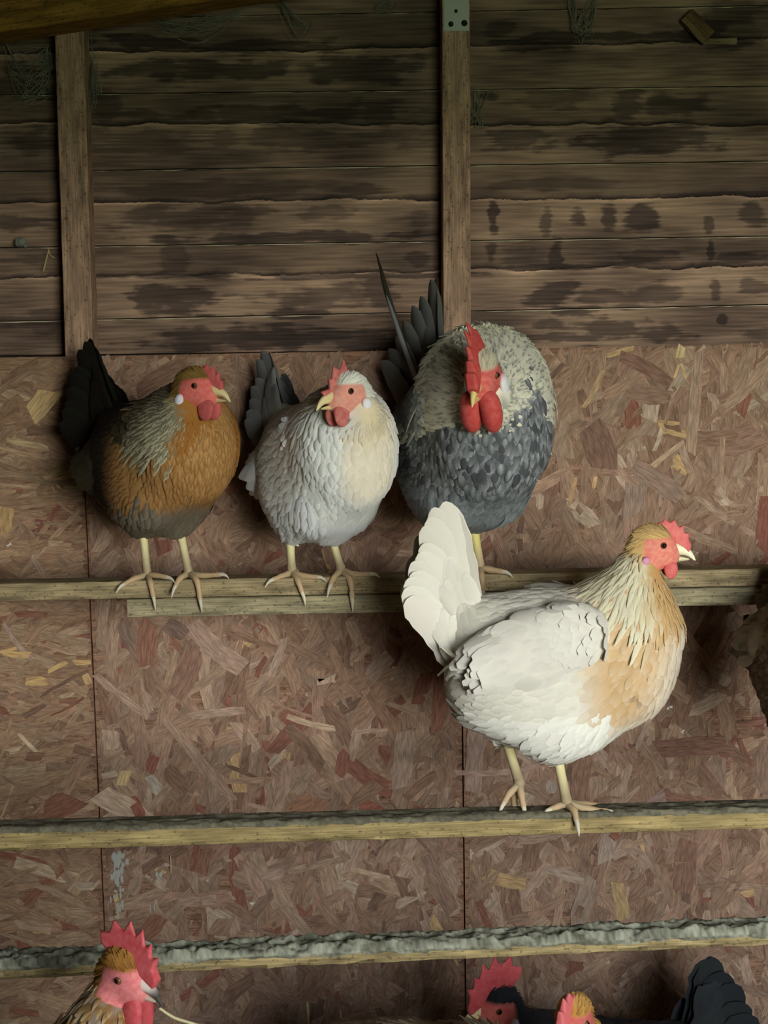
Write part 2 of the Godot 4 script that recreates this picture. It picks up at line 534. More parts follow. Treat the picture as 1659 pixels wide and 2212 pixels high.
		for s in segs:
			var t0: Vector3 = pts[s][0]; var b0: Vector3 = pts[s][1]
			var t1: Vector3 = pts[s + 1][0]; var b1: Vector3 = pts[s + 1][1]
			var uv := func(p: Vector3) -> Vector2: return Vector2((p.x - xl) / (xr - xl), (yt - p.y) / (yt - yb))
			var e := Vector3(0, -0.0012, 0.0012) if lap else Vector3(0, -0.0008, 0.0008)
			g.quad(b0, t0 + e, t1 + e, b1, Color.WHITE, uv.call(b0), uv.call(t0), uv.call(t1), uv.call(b1))
			var bk := Vector3(0, 0, -0.012)
			g.quad(t0 + e, t0 + Vector3(0, 0, -0.001), t1 + Vector3(0, 0, -0.001), t1 + e, Color.WHITE, uv.call(t0), uv.call(t0), uv.call(t1), uv.call(t1))
			g.quad(t0 + Vector3(0, 0, -0.001), t0 + bk, t1 + bk, t1 + Vector3(0, 0, -0.001), Color.WHITE, uv.call(t0), uv.call(t0), uv.call(t1), uv.call(t1))
			g.quad(b0 + bk, b0, b1, b1 + bk, Color.WHITE, uv.call(b0), uv.call(b0), uv.call(b1), uv.call(b1))
			g.quad(t0 + bk, b0 + bk, b1 + bk, t1 + bk, Color.WHITE)
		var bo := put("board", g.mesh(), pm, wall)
		# thin pale line along the top of each board below a straight seam
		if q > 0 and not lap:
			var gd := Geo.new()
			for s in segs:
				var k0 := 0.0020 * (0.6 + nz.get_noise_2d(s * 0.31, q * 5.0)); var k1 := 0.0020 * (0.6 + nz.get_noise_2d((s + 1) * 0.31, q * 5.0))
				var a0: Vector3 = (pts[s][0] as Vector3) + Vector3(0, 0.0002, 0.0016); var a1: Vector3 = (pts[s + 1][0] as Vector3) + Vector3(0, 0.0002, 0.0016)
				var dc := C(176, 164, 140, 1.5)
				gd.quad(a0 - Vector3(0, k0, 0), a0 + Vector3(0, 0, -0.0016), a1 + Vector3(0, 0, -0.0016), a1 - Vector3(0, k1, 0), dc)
			put("ledge_line", gd.mesh(), M.plain, bo)
	# weather skin behind the boards
	var g2 := Geo.new()
	box(g2, Vector3(-1.5, 0.0, -0.12), Vector3(2.3, 2.6, -0.072), C(60, 50, 40))
	put("backing", g2.mesh(), M.wood, wall)
	# added white strip in place of daylight showing along the top of the chipboard
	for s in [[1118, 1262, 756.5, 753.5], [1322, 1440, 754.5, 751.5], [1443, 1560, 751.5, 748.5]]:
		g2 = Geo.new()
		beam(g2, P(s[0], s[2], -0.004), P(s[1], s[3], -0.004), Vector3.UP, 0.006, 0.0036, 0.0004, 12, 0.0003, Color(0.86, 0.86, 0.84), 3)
		var st := put("daylight_gap_strip", g2.mesh(), M.plain, wall)
		st.set_meta("label", "thin white strip standing in for daylight along the panel top edge")

func wavy(nz: FastNoiseLite, px: float, q: int) -> float:
	var x := px / 1659.0
	return nz.get_noise_2d(x * 5.0, q * 7.3) * 9.0 + nz.get_noise_2d(x * 16.0, q * 3.7 + 40.0) * 5.0 + nz.get_noise_2d(x * 60.0, q * 1.7 + 90.0) * 1.6

# ------------------------------------------------------------------ chipboard
func strand(g: Geo, p: Vector3, ang: float, ln: float, wd: float, h: float, col: Color, r: RandomNumberGenerator) -> void:
	var lum := (col.r + col.g + col.b) / 3.0
	col = col.lerp(Color(0.215, 0.148, 0.103), 0.38).lerp(Color(lum, lum, lum), 0.05) * 1.92
	var d := Vector3(cos(ang), sin(ang), 0)
	var s := Vector3(-sin(ang), cos(ang), 0)
	var hl := ln / 2; var hw := wd / 2
	var k0 := r.randf_range(-0.6, 0.6); var k1 := r.randf_range(-0.6, 0.6)
	var ts := [-1.0, -0.45, 0.1, 0.55, 1.0]
	var tilt := r.randf_range(-0.0006, 0.0006)
	var up: Array[int] = []; var dn: Array[int] = []
	var uo := Vector2(r.randf(), r.randf())
	var bend := r.randf_range(-0.06, 0.06) * ln
	var e0 := r.randf_range(0.55, 1.0); var e1 := r.randf_range(0.55, 1.0)
	for j in 5:
		var t: float = ts[j]
		var w0 := hw * (e0 if j == 0 else (e1 if j == 4 else r.randf_range(0.85, 1.08)))
		var w1 := hw * (e1 if j == 0 else (e0 if j == 4 else r.randf_range(0.85, 1.08)))
		var c := p + d * (hl * t) + s * (bend * (1 - t * t)) + Vector3(0, 0, h + tilt * t)
		var sk0 := k0 * hw * (1.0 if j == 0 else 0.0) + k1 * hw * (1.0 if j == 4 else 0.0)
		var a := c + s * w0 + d * sk0
		var b := c - s * w1 - d * sk0
		up.append(g.add(a, (Vector3.BACK + s * 0.12).normalized(), col, uo + Vector2(hl * t, w0)))
		dn.append(g.add(b, (Vector3.BACK - s * 0.12).normalized(), col, uo + Vector2(hl * t, -w1)))
	for j in 4:
		g.tri(dn[j], up[j], up[j + 1]); g.tri(dn[j], up[j + 1], dn[j + 1])
	# edges down to the board
	var loop: Array[int] = []
	for j in 5: loop.append(up[j])
	for j in 5: loop.append(dn[4 - j])
	for j in 10:
		var a := g.v[loop[j]]; var b := g.v[loop[(j + 1) % 10]]
		var a2 := Vector3(a.x, a.y, p.z - 0.0002); var b2 := Vector3(b.x, b.y, p.z - 0.0002)
		g.quad(a, a2, b2, b, col, g.u[loop[j]], g.u[loop[j]], g.u[loop[(j + 1) % 10]], g.u[loop[(j + 1) % 10]])

func build_chipboard() -> void:
	var j1 := P(203, 1500, 0).x; var j2 := P(1000, 1650, 0).x
	var top := P(830, 758, 0).y
	var r := RandomNumberGenerator.new()
	r.seed = 21
	var pal := [C(128, 99, 80), C(120, 92, 74), C(138, 110, 90), C(112, 82, 64), C(132, 100, 84), C(122, 98, 82), C(146, 118, 96), C(104, 74, 58), C(136, 112, 94), C(126, 96, 76), C(116, 90, 76), C(150, 124, 106), C(140, 108, 88), C(118, 88, 70)]
	var rare := [C(172, 140, 92), C(112, 58, 44), C(160, 140, 120), C(84, 60, 50), C(108, 52, 40)]
	var panels := [[-1.2, j1 - 0.0012, 0.12, 0.42], [j1 + 0.0012, j2 - 0.0012, 1.35, 0.75], [j2 + 0.0012, 1.3, 1.45, 0.62]]
	var special := [
		[92, 872, 70, 46, 0.9, C(178, 150, 100)], [60, 960, 90, 14, -0.2, C(165, 142, 105)], [50, 975, 110, 10, -0.25, C(150, 125, 95)], [155, 1000, 80, 28, 0.15, C(150, 128, 86)], [130, 1022, 70, 14, 0.3, C(160, 136, 92)],
		[8, 1125, 60, 40, 1.4, C(165, 132, 84)], [150, 850, 70, 12, 0.05, C(168, 140, 90)], [40, 1385, 100, 12, -0.95, C(150, 125, 112)], [85, 1225, 60, 10, -1.1, C(150, 125, 110)], [35, 1412, 60, 14, -0.1, C(185, 150, 92)],
		[125, 1440, 46, 11, 0.45, C(185, 150, 92)], [178, 1430, 36, 11, 0.0, C(188, 152, 95)], [188, 1465, 26, 16, -1.2, C(180, 146, 96)], [62, 1605, 60, 9, -0.85, C(185, 165, 135)], [130, 1745, 84, 56, 0.5, C(108, 58, 40)],
		[75, 1633, 40, 20, 0.0, C(98, 62, 44)], [148, 1512, 40, 12, 0.1, C(110, 70, 48)],
		[470, 1395, 150, 44, -0.75, C(150, 122, 106)], [262, 1745, 120, 56, -0.62, C(170, 146, 124)], [268, 1680, 36, 24, 1.2, C(190, 165, 112)], [335, 1695, 50, 26, -1.1, C(160, 150, 135)],
		[430, 1640, 240, 22, -0.92, C(146, 118, 100)], [260, 1500, 140, 18, -0.72, C(152, 124, 106)], [225, 1330, 130, 20, 1.55, C(140, 114, 98)], [245, 1400, 130, 26, 1.45, C(142, 114, 96)], [320, 1390, 100, 46, 1.45, C(118, 74, 58)],
		[290, 1390, 110, 36, -1.1, C(106, 84, 74)], [380, 1360, 50, 36, -0.6, C(92, 70, 66)], [398, 1450, 120, 50, 1.2, C(118, 84, 70)], [330, 1650, 40, 24, 1.2, C(120, 58, 48)], [295, 1745, 56, 26, -1.2, C(118, 52, 42)],
		[470, 1540, 120, 20, 0.1, C(150, 124, 108)], [600, 1420, 90, 18, 1.2, C(150, 126, 110)], [672, 1560, 110, 14, -0.3, C(168, 142, 118)], [740, 1650, 60, 30, 1.3, C(118, 62, 50)], [795, 1748, 50, 40, 0.4, C(128, 62, 48)],
		[870, 1640, 130, 46, 1.45, C(148, 124, 108)], [820, 1440, 70, 36, 0.8, C(140, 118, 104)], [945, 1510, 150, 34, 1.5, C(118, 70, 56)], [610, 1700, 120, 24, 1.3, C(150, 120, 104)], [660, 1740, 70, 60, 0.6, C(132, 88, 64)],
		[705, 1470, 14, 40, 1.5, C(176, 150, 128)], [930, 1290, 120, 30, 1.3, C(112, 86, 72)],
		[1290, 965, 100, 64, 1.9, C(100, 70, 58)], [1395, 800, 130, 30, -0.55, C(108, 74, 62)], [1435, 990, 110, 12, 0.68, C(172, 142, 116)], [1470, 760, 26, 18, 1.4, C(208, 176, 122)], [1462, 800, 36, 7, 1.2, C(190, 158, 110)],
		[1474, 800, 36, 7, 1.9, C(190, 158, 110)], [1420, 950, 50, 10, 1.25, C(176, 158, 134)], [1285, 1042, 26, 9, 1.4, C(196, 160, 112)], [1400, 850, 90, 40, -0.2, C(120, 92, 76)], [1500, 870, 220, 26, 1.5, C(148, 122, 102)],
		[1420, 1040, 130, 44, -0.6, C(128, 104, 90)], [1370, 1070, 90, 50, 1.5, C(128, 106, 94)], [1610, 830, 150, 26, 0.8, C(150, 122, 100)], [1650, 1130, 120, 30, 1.5, C(116, 52, 44)], [1600, 950, 90, 60, 0.3, C(124, 92, 78)],
		[1340, 760, 60, 12, 0.3, C(172, 142, 96)], [1280, 840, 90, 12, 1.1, C(168, 138, 100)], [1160, 1050, 150, 24, 0.5, C(150, 118, 98)], [1340, 1010, 110, 16, -0.8, C(150, 118, 100)], [1040, 1190, 60, 30, 0.8, C(110, 70, 56)],
		[1395, 1570, 110, 12, 1.15, C(150, 128, 114)], [1500, 1615, 170, 46, 0.02, C(112, 74, 62)], [1440, 1560, 26, 16, 1.2, C(96, 56, 46)], [1258, 1690, 140, 42, 1.5, C(118, 84, 66)], [1075, 1660, 190, 14, 0.06, C(150, 122, 108)],
		[1025, 1640, 150, 40, 1.5, C(140, 116, 104)], [1190, 1700, 26, 26, 1.5, C(150, 134, 124)], [1340, 1945, 90, 34, 1.75, C(160, 132, 88)], [1425, 1960, 60, 20, 1.2, C(120, 96, 82)], [1625, 1560, 60, 12, 0.1, C(110, 68, 56)],
		[1610, 1625, 70, 12, -1.1, C(104, 60, 48)], [1480, 1720, 130, 20, -0.2, C(118, 78, 64)], [1415, 1740, 60, 50, 0.6, C(132, 108, 102)], [1310, 1835, 60, 40, 1.4, C(150, 130, 118)], [1220, 1890, 90, 22, -0.4, C(150, 130, 116)],
		[1180, 1800, 130, 26, 0.2, C(146, 120, 104)], [1480, 1870, 120, 50, 1.5, C(108, 72, 58)], [1260, 1950, 130, 46, 1.3, C(132, 112, 98)], [540, 1890, 110, 30, -1.1, C(150, 118, 102)], [590, 1890, 50, 26, 0.2, C(152, 124, 110)],
		[180, 1912, 40, 20, 0.0, C(150, 134, 116)], [330, 2000, 60, 40, 0.9, C(112, 66, 46)], [650, 2000, 120, 26, -0.9, C(140, 116, 98)], [800, 1885, 90, 12, -0.3, C(170, 144, 118)], [440, 1860, 60, 30, 1.4, C(112, 70, 52)],
		[1240, 2090, 30, 40, 1.5, C(104, 52, 44)]]
	for q in 3:
		var pn: Array = panels[q]
		var g := Geo.new()
		box(g, Vector3(pn[0], 0.0, -0.0115), Vector3(pn[1], top, -0.0004), C(136, 104, 84, 1.75))
		var o := put("chipboard_panel", g.mesh(), M.wood, wall)
		g = Geo.new()
		var x0: float = maxf(pn[0], -0.75); var x1: float = minf(pn[1], 0.8)
		var n := int((x1 - x0) * (top - 0.05) / 0.00032)
		for k in n:
			var p := Vector3(r.randf_range(x0, x1), r.randf_range(0.08, top), 0)
			var ln := r.randf_range(0.026, 0.12) * (1.2 if q == 0 else 1.0)
			var wd := r.randf_range(0.005, 0.030) * (0.75 if q == 0 else 1.0)
			var ang: float = pn[2] + r.randfn(0.0, pn[3])
			# keep inside the panel
			var ex := absf(cos(ang)) * ln * 0.5 + absf(sin(ang)) * wd * 0.5
			var ey := absf(sin(ang)) * ln * 0.5 + absf(cos(ang)) * wd * 0.5
			p.x = clampf(p.x, pn[0] + ex + 0.004, pn[1] - ex - 0.004)
			p.y = minf(p.y, top - ey)
			var col: Color = pal[r.randi() % pal.size()]
			if r.randf() < 0.07: col = rare[r.randi() % rare.size()]
			var f := r.randf_range(0.88, 1.12)
			strand(g, p, ang, ln, wd, r.randf_range(0.0001, 0.0016), Color(col.r * f, col.g * f, col.b * f * (0.86 if q == 0 else 1.0)), r)
		for s in special:
			var p := P(s[0], s[1], 0.0)
			if p.x < pn[0] or p.x > pn[1]: continue
			strand(g, Vector3(p.x, p.y, 0), s[4], s[2] / 1370.0, s[3] / 1370.0, 0.0019 + r.randf() * 0.0003, s[5], r)
		var so := put("wood_strands", g.mesh(), M.strand, o)
		so.set_meta("kind", "stuff")

# ------------------------------------------------------------------ roost bars
func bar(g: Geo, yl: float, yr: float, bl: float, br: float, xa: float, xb: float, zf: float, depth: float, ease_r: float, rough: float, col: Color, sd: int) -> void:
	# the front face spans the picture lines (0, yl)-(1659, yr) and (0, bl)-(1659, br) at depth zf
	var ya := lerpf(yl, yr, xa / 1659.0); var yb := lerpf(yl, yr, xb / 1659.0)
	var ba := lerpf(bl, br, xa / 1659.0); var bb := lerpf(bl, br, xb / 1659.0)
	var a0 := P(xa, ya, zf); var a1 := P(xa, ba, zf); var b0 := P(xb, yb, zf); var b1 := P(xb, bb, zf)
	var h := ((a0.y - a1.y) + (b0.y - b1.y)) * 0.5
	var a := (a0 + a1) * 0.5; var b := (b0 + b1) * 0.5
	a.z = zf - depth / 2; b.z = a.z
	beam(g, a, b, Vector3.UP, depth, h, ease_r, 60, rough, col, sd)

func crust(g: Geo, yl: float, yr: float, zf: float, depth: float, thick: float, over: float, sd: int, ca: Color, cb: Color) -> void:
	# a lumpy skin of dried droppings on a bar's top, hanging a little over the front edge
	var nz := FastNoiseLite.new()
	nz.seed = sd
	nz.frequency = 1.0
	nz.fractal_octaves = 4
	var nx := 900; var ny := 16
	var p0 := P(-120, lerpf(yl, yr, -120.0 / 1659.0), zf); var p1 := P(1780, lerpf(yl, yr, 1780.0 / 1659.0), zf)
	var base := g.v.size()
	for x in nx + 1:
		var q := p0.lerp(p1, float(x) / nx)
		for y in ny + 1:
			var t := float(y) / ny
			var s := t * (depth + over)
			var n := nz.get_noise_3d(q.x * 34.0, s * 120.0, 0.0)
			var n2 := nz.get_noise_3d(q.x * 11.0, s * 60.0, 9.0)
			var n3 := nz.get_noise_3d(q.x * 110.0, s * 260.0, 4.0)
			var th := thick * (0.55 + 0.75 * n + 0.5 * n2 + 0.32 * n3) * clampf(minf(t, 1.0 - t) * 6.0, 0.0, 1.0)
			# a crack runs along the bar
			var cr := absf(t - 0.45 - 0.22 * nz.get_noise_2d(q.x * 5.0, 3.0))
			th *= 0.25 + 0.75 * clampf(cr * 9.0, 0.0, 1.0)
			var pt: Vector3
			if s < depth: pt = q + Vector3(0, th, -depth + s)
			else: pt = q + Vector3(0, -(s - depth) + th * 0.3, th * 0.8 + 0.0004)
			pt += Vector3(0, 0.0004, 0)
			if t > 0.97: pt.y += nz.get_noise_2d(q.x * 26.0, 17.0) * over * 0.7
			var m := clampf(0.5 + nz.get_noise_3d(q.x * 30.0, s * 90.0, 5.0) * 1.3 + nz.get_noise_3d(q.x * 130.0, s * 300.0, 6.0) * 0.9, 0.0, 1.0)
			g.add(pt, Vector3.UP, ca.lerp(cb, m))
	for x in nx:
		for y in ny:
			var a := base + x * (ny + 1) + y
			g.tri(a, a + ny + 1, a + ny + 2)
			g.tri(a, a + ny + 2, a + 1)
	var acc := PackedVector3Array()
	acc.resize(g.v.size())
	for k in range(0, g.i.size(), 3):
		var a := g.i[k]; var b := g.i[k + 1]; var c := g.i[k + 2]
		var nn := (g.v[c] - g.v[a]).cross(g.v[b] - g.v[a])
		acc[a] += nn; acc[b] += nn; acc[c] += nn
	for k in range(base, g.v.size()):
		var nn := acc[k].normalized()
		g.n[k] = nn

const Z1 := 0.222   # front faces of the three roost bars
const Z2 := 0.44
const Z3 := 0.64

func build_perches() -> void:
	var wood := C(166, 148, 114)
	var o := thing("roost_bar", P(830, 1262, Z1), "topmost roost bar, bare timber with a second batten under it", "perch", "roost bars")
	var g := Geo.new()
	bar(g, 1261, 1228, 1299, 1266, -160, 1820, Z1, 0.042, 0.003, 0.0006, wood, 3)
	put("upper_batten", g.mesh(o.position), M.wood, o)
	g = Geo.new()
	bar(g, 1300.5, 1267.5, 1341, 1306, 275, 1820, Z1 - 0.001, 0.040, 0.003, 0.0006, C(162, 150, 120), 4)
	put("lower_batten", g.mesh(o.position), M.wood, o)
	o = thing("roost_bar", P(830, 1790, Z2), "middle roost bar with a dark crust on top and pale worn front", "perch", "roost bars")
	g = Geo.new()
	bar(g, 1795, 1749, 1842, 1791, -160, 1820, Z2, 0.038, 0.006, 0.0014, C(166, 146, 100), 6)
	put("batten", g.mesh(o.position), M.wood, o)
	g = Geo.new()
	crust(g, 1795, 1749, Z2, 0.038, 0.004, 0.004, 8, C(76, 72, 60), C(108, 102, 84))
	put("dropping_crust", g.mesh(o.position), M.plain, o)
	o = thing("roost_bar", P(830, 2080, Z3), "lowest roost bar, thickly crusted with pale grey droppings", "perch", "roost bars")
	g = Geo.new()
	bar(g, 2086, 2013, 2122, 2043, -160, 1820, Z3, 0.036, 0.006, 0.0016, C(166, 146, 104), 7)
	put("batten", g.mesh(o.position), M.wood, o)
	g = Geo.new()
	crust(g, 2086, 2013, Z3, 0.036, 0.009, 0.006, 12, C(88, 86, 72), C(146, 145, 126))
	put("dropping_crust", g.mesh(o.position), M.plain, o)
	# brackets that carry the bars, outside the picture
	for sx in [-0.95, 0.98]:
		var p := thing("roost_rail", Vector3(sx, 0, 0.36), "upright side rail carrying the roost bars " + ("at the left end" if sx < 0 else "at the right end"), "rail", "side rails")
		g = Geo.new()
		var ps := [P(830, 1320, Z1).y - 0.02, P(830, 1820, Z2).y, P(830, 2100, Z3).y]
		beam(g, Vector3(sx, 0.0, 0.36), Vector3(sx, ps[0] + 0.1, 0.2), Vector3.BACK, 0.04, 0.05, 0.003, 6, 0.0005, wood, 9)
		put("post", g.mesh(p.position), M.wood, p)

# ------------------------------------------------------------------ birds
var s_kind := PackedInt32Array()
var s_a: Array[Vector3] = []
var s_b: Array[Vector3] = []
var s_r: Array[Vector3] = []
var s_ib: Array[Basis] = []
var s_k := 0.03

func sd_clear(k: float) -> void:
	s_kind.clear(); s_a.clear(); s_b.clear(); s_r.clear(); s_ib.clear()
	s_k = k

func sd_ball(c: Vector3, r: Vector3, rot := Basis()) -> void:
	s_kind.append(0); s_a.append(c); s_b.append(Vector3.ZERO); s_r.append(r); s_ib.append(rot.inverse())

func sd_cone(a: Vector3, b: Vector3, ra: float, rb: float) -> void:
	s_kind.append(1); s_a.append(a); s_b.append(b - a); s_r.append(Vector3(ra, rb, 1.0 / (b - a).length_squared())); s_ib.append(Basis())

func sd(p: Vector3) -> float:
	var d := 1.0e3
	for i in s_kind.size():
		var di: float
		var q := p - s_a[i]
		var r := s_r[i]
		if s_kind[i] == 0:
			q = s_ib[i] * q
			var e := q / r
			var k0 := e.length()
			di = k0 * (k0 - 1.0) / maxf((e / r).length(), 1.0e-5)
		else:
			var h := clampf(q.dot(s_b[i]) * r.z, 0.0, 1.0)
			di = (q - s_b[i] * h).length() - lerpf(r.x, r.y, h)
		var m := maxf(s_k - absf(d - di), 0.0) / s_k
		d = minf(d, di) - m * m * s_k * 0.25
	return d

# one feather: a leaf of three columns, lying along dir on a surface with normal nrm
func feather(g: Geo, root: Vector3, dir: Vector3, nrm: Vector3, ln: float, wd: float, lift: float, droop: float, shaft: Color, edge: Color, tip: Color, pointed: float, flat_n := 0.5, sprout := 0.25) -> void:
	var side := dir.cross(nrm).normalized()
	var base := g.v.size()
	for k in 5:
		var t := k * 0.25
		var w: float
		match k:
			0: w = 0.30
			1: w = 0.78
			2: w = 1.0
			3: w = lerpf(0.95, 0.62, pointed)
			_: w = lerpf(0.42, 0.05, pointed)
		w *= wd * 0.5
		var c := root + dir * (ln * t) + nrm * (lift * sin(minf(t * 2.2, 1.57)) - droop * t * t)
		var cs := shaft.lerp(tip, t * t)
		var ce := edge.lerp(tip, t * t * 0.6)
		var nb := (nrm * (1.0 - 0.0) + dir * (0.22 * (t - sprout))).normalized()
		var drop := wd * 0.10
		g.add(c - side * w - nrm * drop, (nb - side * flat_n).normalized(), ce)
		g.add(c, nb, cs)
		g.add(c + side * w - nrm * drop, (nb + side * flat_n).normalized(), ce)
	for k in 4:
		var a := base + k * 3
		# clockwise seen from the outer side
		g.tri(a, a + 4, a + 1); g.tri(a, a + 3, a + 4)
		g.tri(a + 1, a + 5, a + 2); g.tri(a + 1, a + 4, a + 5)

# a big flight or tail feather as a curved blade with a ridge, along a path
func blade(g: Geo, a: Vector3, b: Vector3, face: Vector3, wd: float, curve: Vector3, shaft: Color, edge: Color, tip: Color, pointed: float) -> void:
	var base := g.v.size()
	var n := 12
	for k in n + 1:
		var t := 1.0 - pow(1.0 - float(k) / n, 1.5)
		var c := a.lerp(b, t) + curve * (4.0 * t * (1.0 - t))
		var d := ((b - a) + curve * (4.0 * (1.0 - 2.0 * t))).normalized()
		var s := d.cross(face).normalized()
		var nn := s.cross(d).normalized()
		var w := wd * 0.5 * smoothstep(0.0, 0.3, t + 0.1)
		var e := lerpf(0.80, 0.45, pointed)
		if t > e: w *= sqrt(maxf(1.0 - pow((t - e) / (1.0 - e), 2.0), 0.01))
		var fr := 1.0 + 0.06 * sin(k * 2.7 + a.x * 900.0)
		g.add(c - s * w * fr - nn * w * 0.22, (nn - s * 0.35).normalized(), edge.lerp(tip, t * t))
		g.add(c, nn, shaft.lerp(tip, t * t * 0.7))
		g.add(c + s * w * fr - nn * w * 0.22, (nn + s * 0.35).normalized(), edge.lerp(tip, t * t))
	for k in n:
		var q := base + k * 3
		g.tri(q, q + 4, q + 1); g.tri(q, q + 3, q + 4)
		g.tri(q + 1, q + 5, q + 2); g.tri(q + 1, q + 4, q + 5)

func jit(c: Color, r: RandomNumberGenerator, a: float) -> Color:
	var f := 1.0 + r.randf_range(-a, a)
	return Color(c.r * f, c.g * f * (1.0 + r.randf_range(-0.02, 0.02)), c.b * f)

func mixc(a: Color, b: Color, t: float) -> Color:
	return a.lerp(b, clampf(t, 0.0, 1.0))

func sstep(a: float, b: float, x: float) -> float:
	return smoothstep(a, b, x)

# plumage colours: zone is body, hackle, crown, wing, thigh; p is in the bird's own axes (x forward, y up)
# gives [shaft, edge, tip]
func plumage(kind: String, zone: String, p: Vector3, nrm: Vector3, t: float, r: RandomNumberGenerator) -> Array:
	match kind:
		"partridge":
			if zone == "hackle":
				var gold := C(150, 120, 62)
				var pale := mixc(C(182, 174, 144), gold, sstep(0.75, 1.0, t))
				var dark := mixc(C(46, 42, 33), C(96, 74, 38), sstep(0.7, 1.0, t))
				var throat := sstep(0.45, 0.7, nrm.x + r.randfn(0, 0.06))
				return [mixc(dark, C(132, 86, 36), throat), mixc(pale, C(150, 102, 48), throat), mixc(pale, C(150, 102, 48), throat)]
			if zone == "crown": return [C(112, 86, 42), C(128, 100, 52), C(132, 104, 54)]
			if zone == "wing": return [C(34, 30, 24), C(50, 44, 34), C(60, 52, 38)]
			if zone == "thigh": return [C(98, 90, 76), C(116, 106, 90), C(122, 112, 96)]
			var brown := jit(C(132, 92, 48), r, 0.18)
			var light := jit(C(170, 132, 84), r, 0.12)
			var back := sstep(0.01, -0.05, p.x + (0.23 - p.y) * 0.28 - 0.02)
			var low := sstep(0.112, 0.088, p.y)
			var s := mixc(light, C(110, 100, 84), low); var e := mixc(brown, C(104, 92, 76), low)
			return [mixc(s, C(38, 33, 26), back), mixc(e, C(30, 27, 22), back), mixc(mixc(brown, C(112, 98, 80), low), C(34, 30, 24), back)]
		"white":
			if zone == "hackle":
				var w := C(218, 220, 210)
				var buff := C(206, 191, 159)
				var q := sstep(0.35, 0.9, nrm.x)
				return [jit(mixc(w, buff, q), r, 0.05), jit(mixc(w, buff, q), r, 0.06), mixc(C(225, 226, 218), buff, q)]
			if zone == "crown": return [C(212, 208, 189), C(216, 214, 197), C(220, 218, 204)]
			if zone == "wing": return [C(204, 206, 201), C(212, 216, 214), C(216, 220, 220)]
			if zone == "thigh": return [C(208, 212, 208), C(216, 218, 212), C(220, 223, 216)]
			var front := sstep(0.45, 0.85, nrm.x) * sstep(0.07, 0.03, absf(p.z))
			var b := mixc(C(210, 211, 204), C(210, 197, 170), front)
			b = jit(b, r, 0.07)
			if front > 0.4 and r.randf() < 0.10 * sstep(0.05, 0.0, absf(p.y - 0.235)): b = b.lerp(C(119, 106, 83), 0.6)
			return [b, jit(b, r, 0.05), mixc(b, C(218, 218, 210), 0.5)]
		"grey":
			if zone == "hackle":
				var pale := jit(C(204, 200, 180), r, 0.10)
				var dark := jit(C(104, 104, 98), r, 0.15)
				return [dark if r.randf() < 0.45 else pale, pale, jit(C(204, 200, 180), r, 0.06)]
			if zone == "crown": return [C(172, 162, 136), C(180, 172, 148), C(184, 176, 152)]
			if zone == "wing": return [C(92, 94, 94), C(112, 114, 112), C(132, 132, 128)]
			if zone == "thigh": return [C(116, 122, 125), C(134, 140, 143), C(146, 152, 154)]
			var d := jit(C(72, 74, 76), r, 0.25)
			var l := jit(C(150, 153, 153), r, 0.2)
			var low := sstep(0.135, 0.09, p.y)
			var back := sstep(0.0, -0.06, p.x) * sstep(0.2, 0.26, p.y)
			d = mixc(mixc(d, C(112, 118, 120), low * 0.8), C(104, 96, 80), back)
			var q := r.randf()
			return [mixc(l, C(140, 146, 146), low) if q < 0.4 else d, d if q < 0.75 else mixc(d, l, 0.5), mixc(l, d, 0.2) if q > 0.6 else d]
		"cream":
			if zone == "hackle":
				var cream := C(193, 184, 153)
				var gold := C(171, 136, 86)
				var q := sstep(0.1, 0.55, nrm.x + r.randfn(0, 0.08))
				q = maxf(q, sstep(0.7, 1.0, t) * 0.7)
				var grey := C(145, 140, 123)
				var e := mixc(cream, gold, q)
				return [jit(mixc(e, grey, 0.55 * (1.0 - q) * r.randf()), r, 0.08), jit(e, r, 0.08), mixc(C(197, 190, 164), gold, q * 0.7)]
			if zone == "crown": return [C(179, 141, 86), C(186, 153, 97), C(190, 160, 108)]
			if zone == "wing": return [jit(C(184, 179, 166), r, 0.05), jit(C(192, 186, 173), r, 0.05), C(197, 193, 181)]
			if zone == "thigh": return [jit(C(201, 197, 182), r, 0.04), C(205, 202, 190), C(206, 205, 193)]
			var front := sstep(-0.005, 0.05, p.x - (0.2 - p.y) * 0.1) * sstep(0.10, 0.135, p.y)
			var b := mixc(C(193, 189, 175), C(177, 145, 102), front * sstep(0.14, 0.09, p.x - (p.y - 0.2) * 0.25) * 0.6 + front * 0.4)
			var back := sstep(0.25, 0.28, p.y) * sstep(0.05, 0.0, p.x)
			b = jit(mixc(b, C(173, 167, 156), back * 0.6), r, 0.06)
			if front > 0.5 and r.randf() < 0.22 * sstep(0.03, 0.0, absf(p.y - 0.155)) * sstep(0.035, 0.0, absf(p.x - 0.095)): b = b.lerp(C(97, 78, 54), 0.65)
			return [b, jit(b, r, 0.05), mixc(b, C(201, 193, 173), 0.4)]
		"brown_rooster":
			if zone == "hackle":
				var q := r.randf()
				return [C(98, 66, 30) if q < 0.6 else C(120, 116, 112), jit(C(138, 104, 58), r, 0.2), C(176, 156, 118)]
			if zone == "crown": return [C(112, 72, 30), C(140, 96, 42), C(150, 108, 52)]
			return [C(90, 64, 34), C(120, 92, 56), C(140, 116, 80)]
		"black":
			return [jit(C(30, 32, 34), r, 0.2), jit(C(38, 40, 43), r, 0.2), C(44, 46, 50)]
		"gold":
			if zone == "crown" or zone == "hackle": return [C(166, 116, 50), jit(C(182, 134, 68), r, 0.15), C(192, 150, 86)]
			return [C(120, 86, 44), C(142, 104, 58), C(150, 112, 66)]
		_:
			return [jit(C(92, 78, 58), r, 0.2), jit(C(120, 106, 84), r, 0.2), C(150, 140, 120) if r.randf() < 0.4 else C(70, 60, 46)]

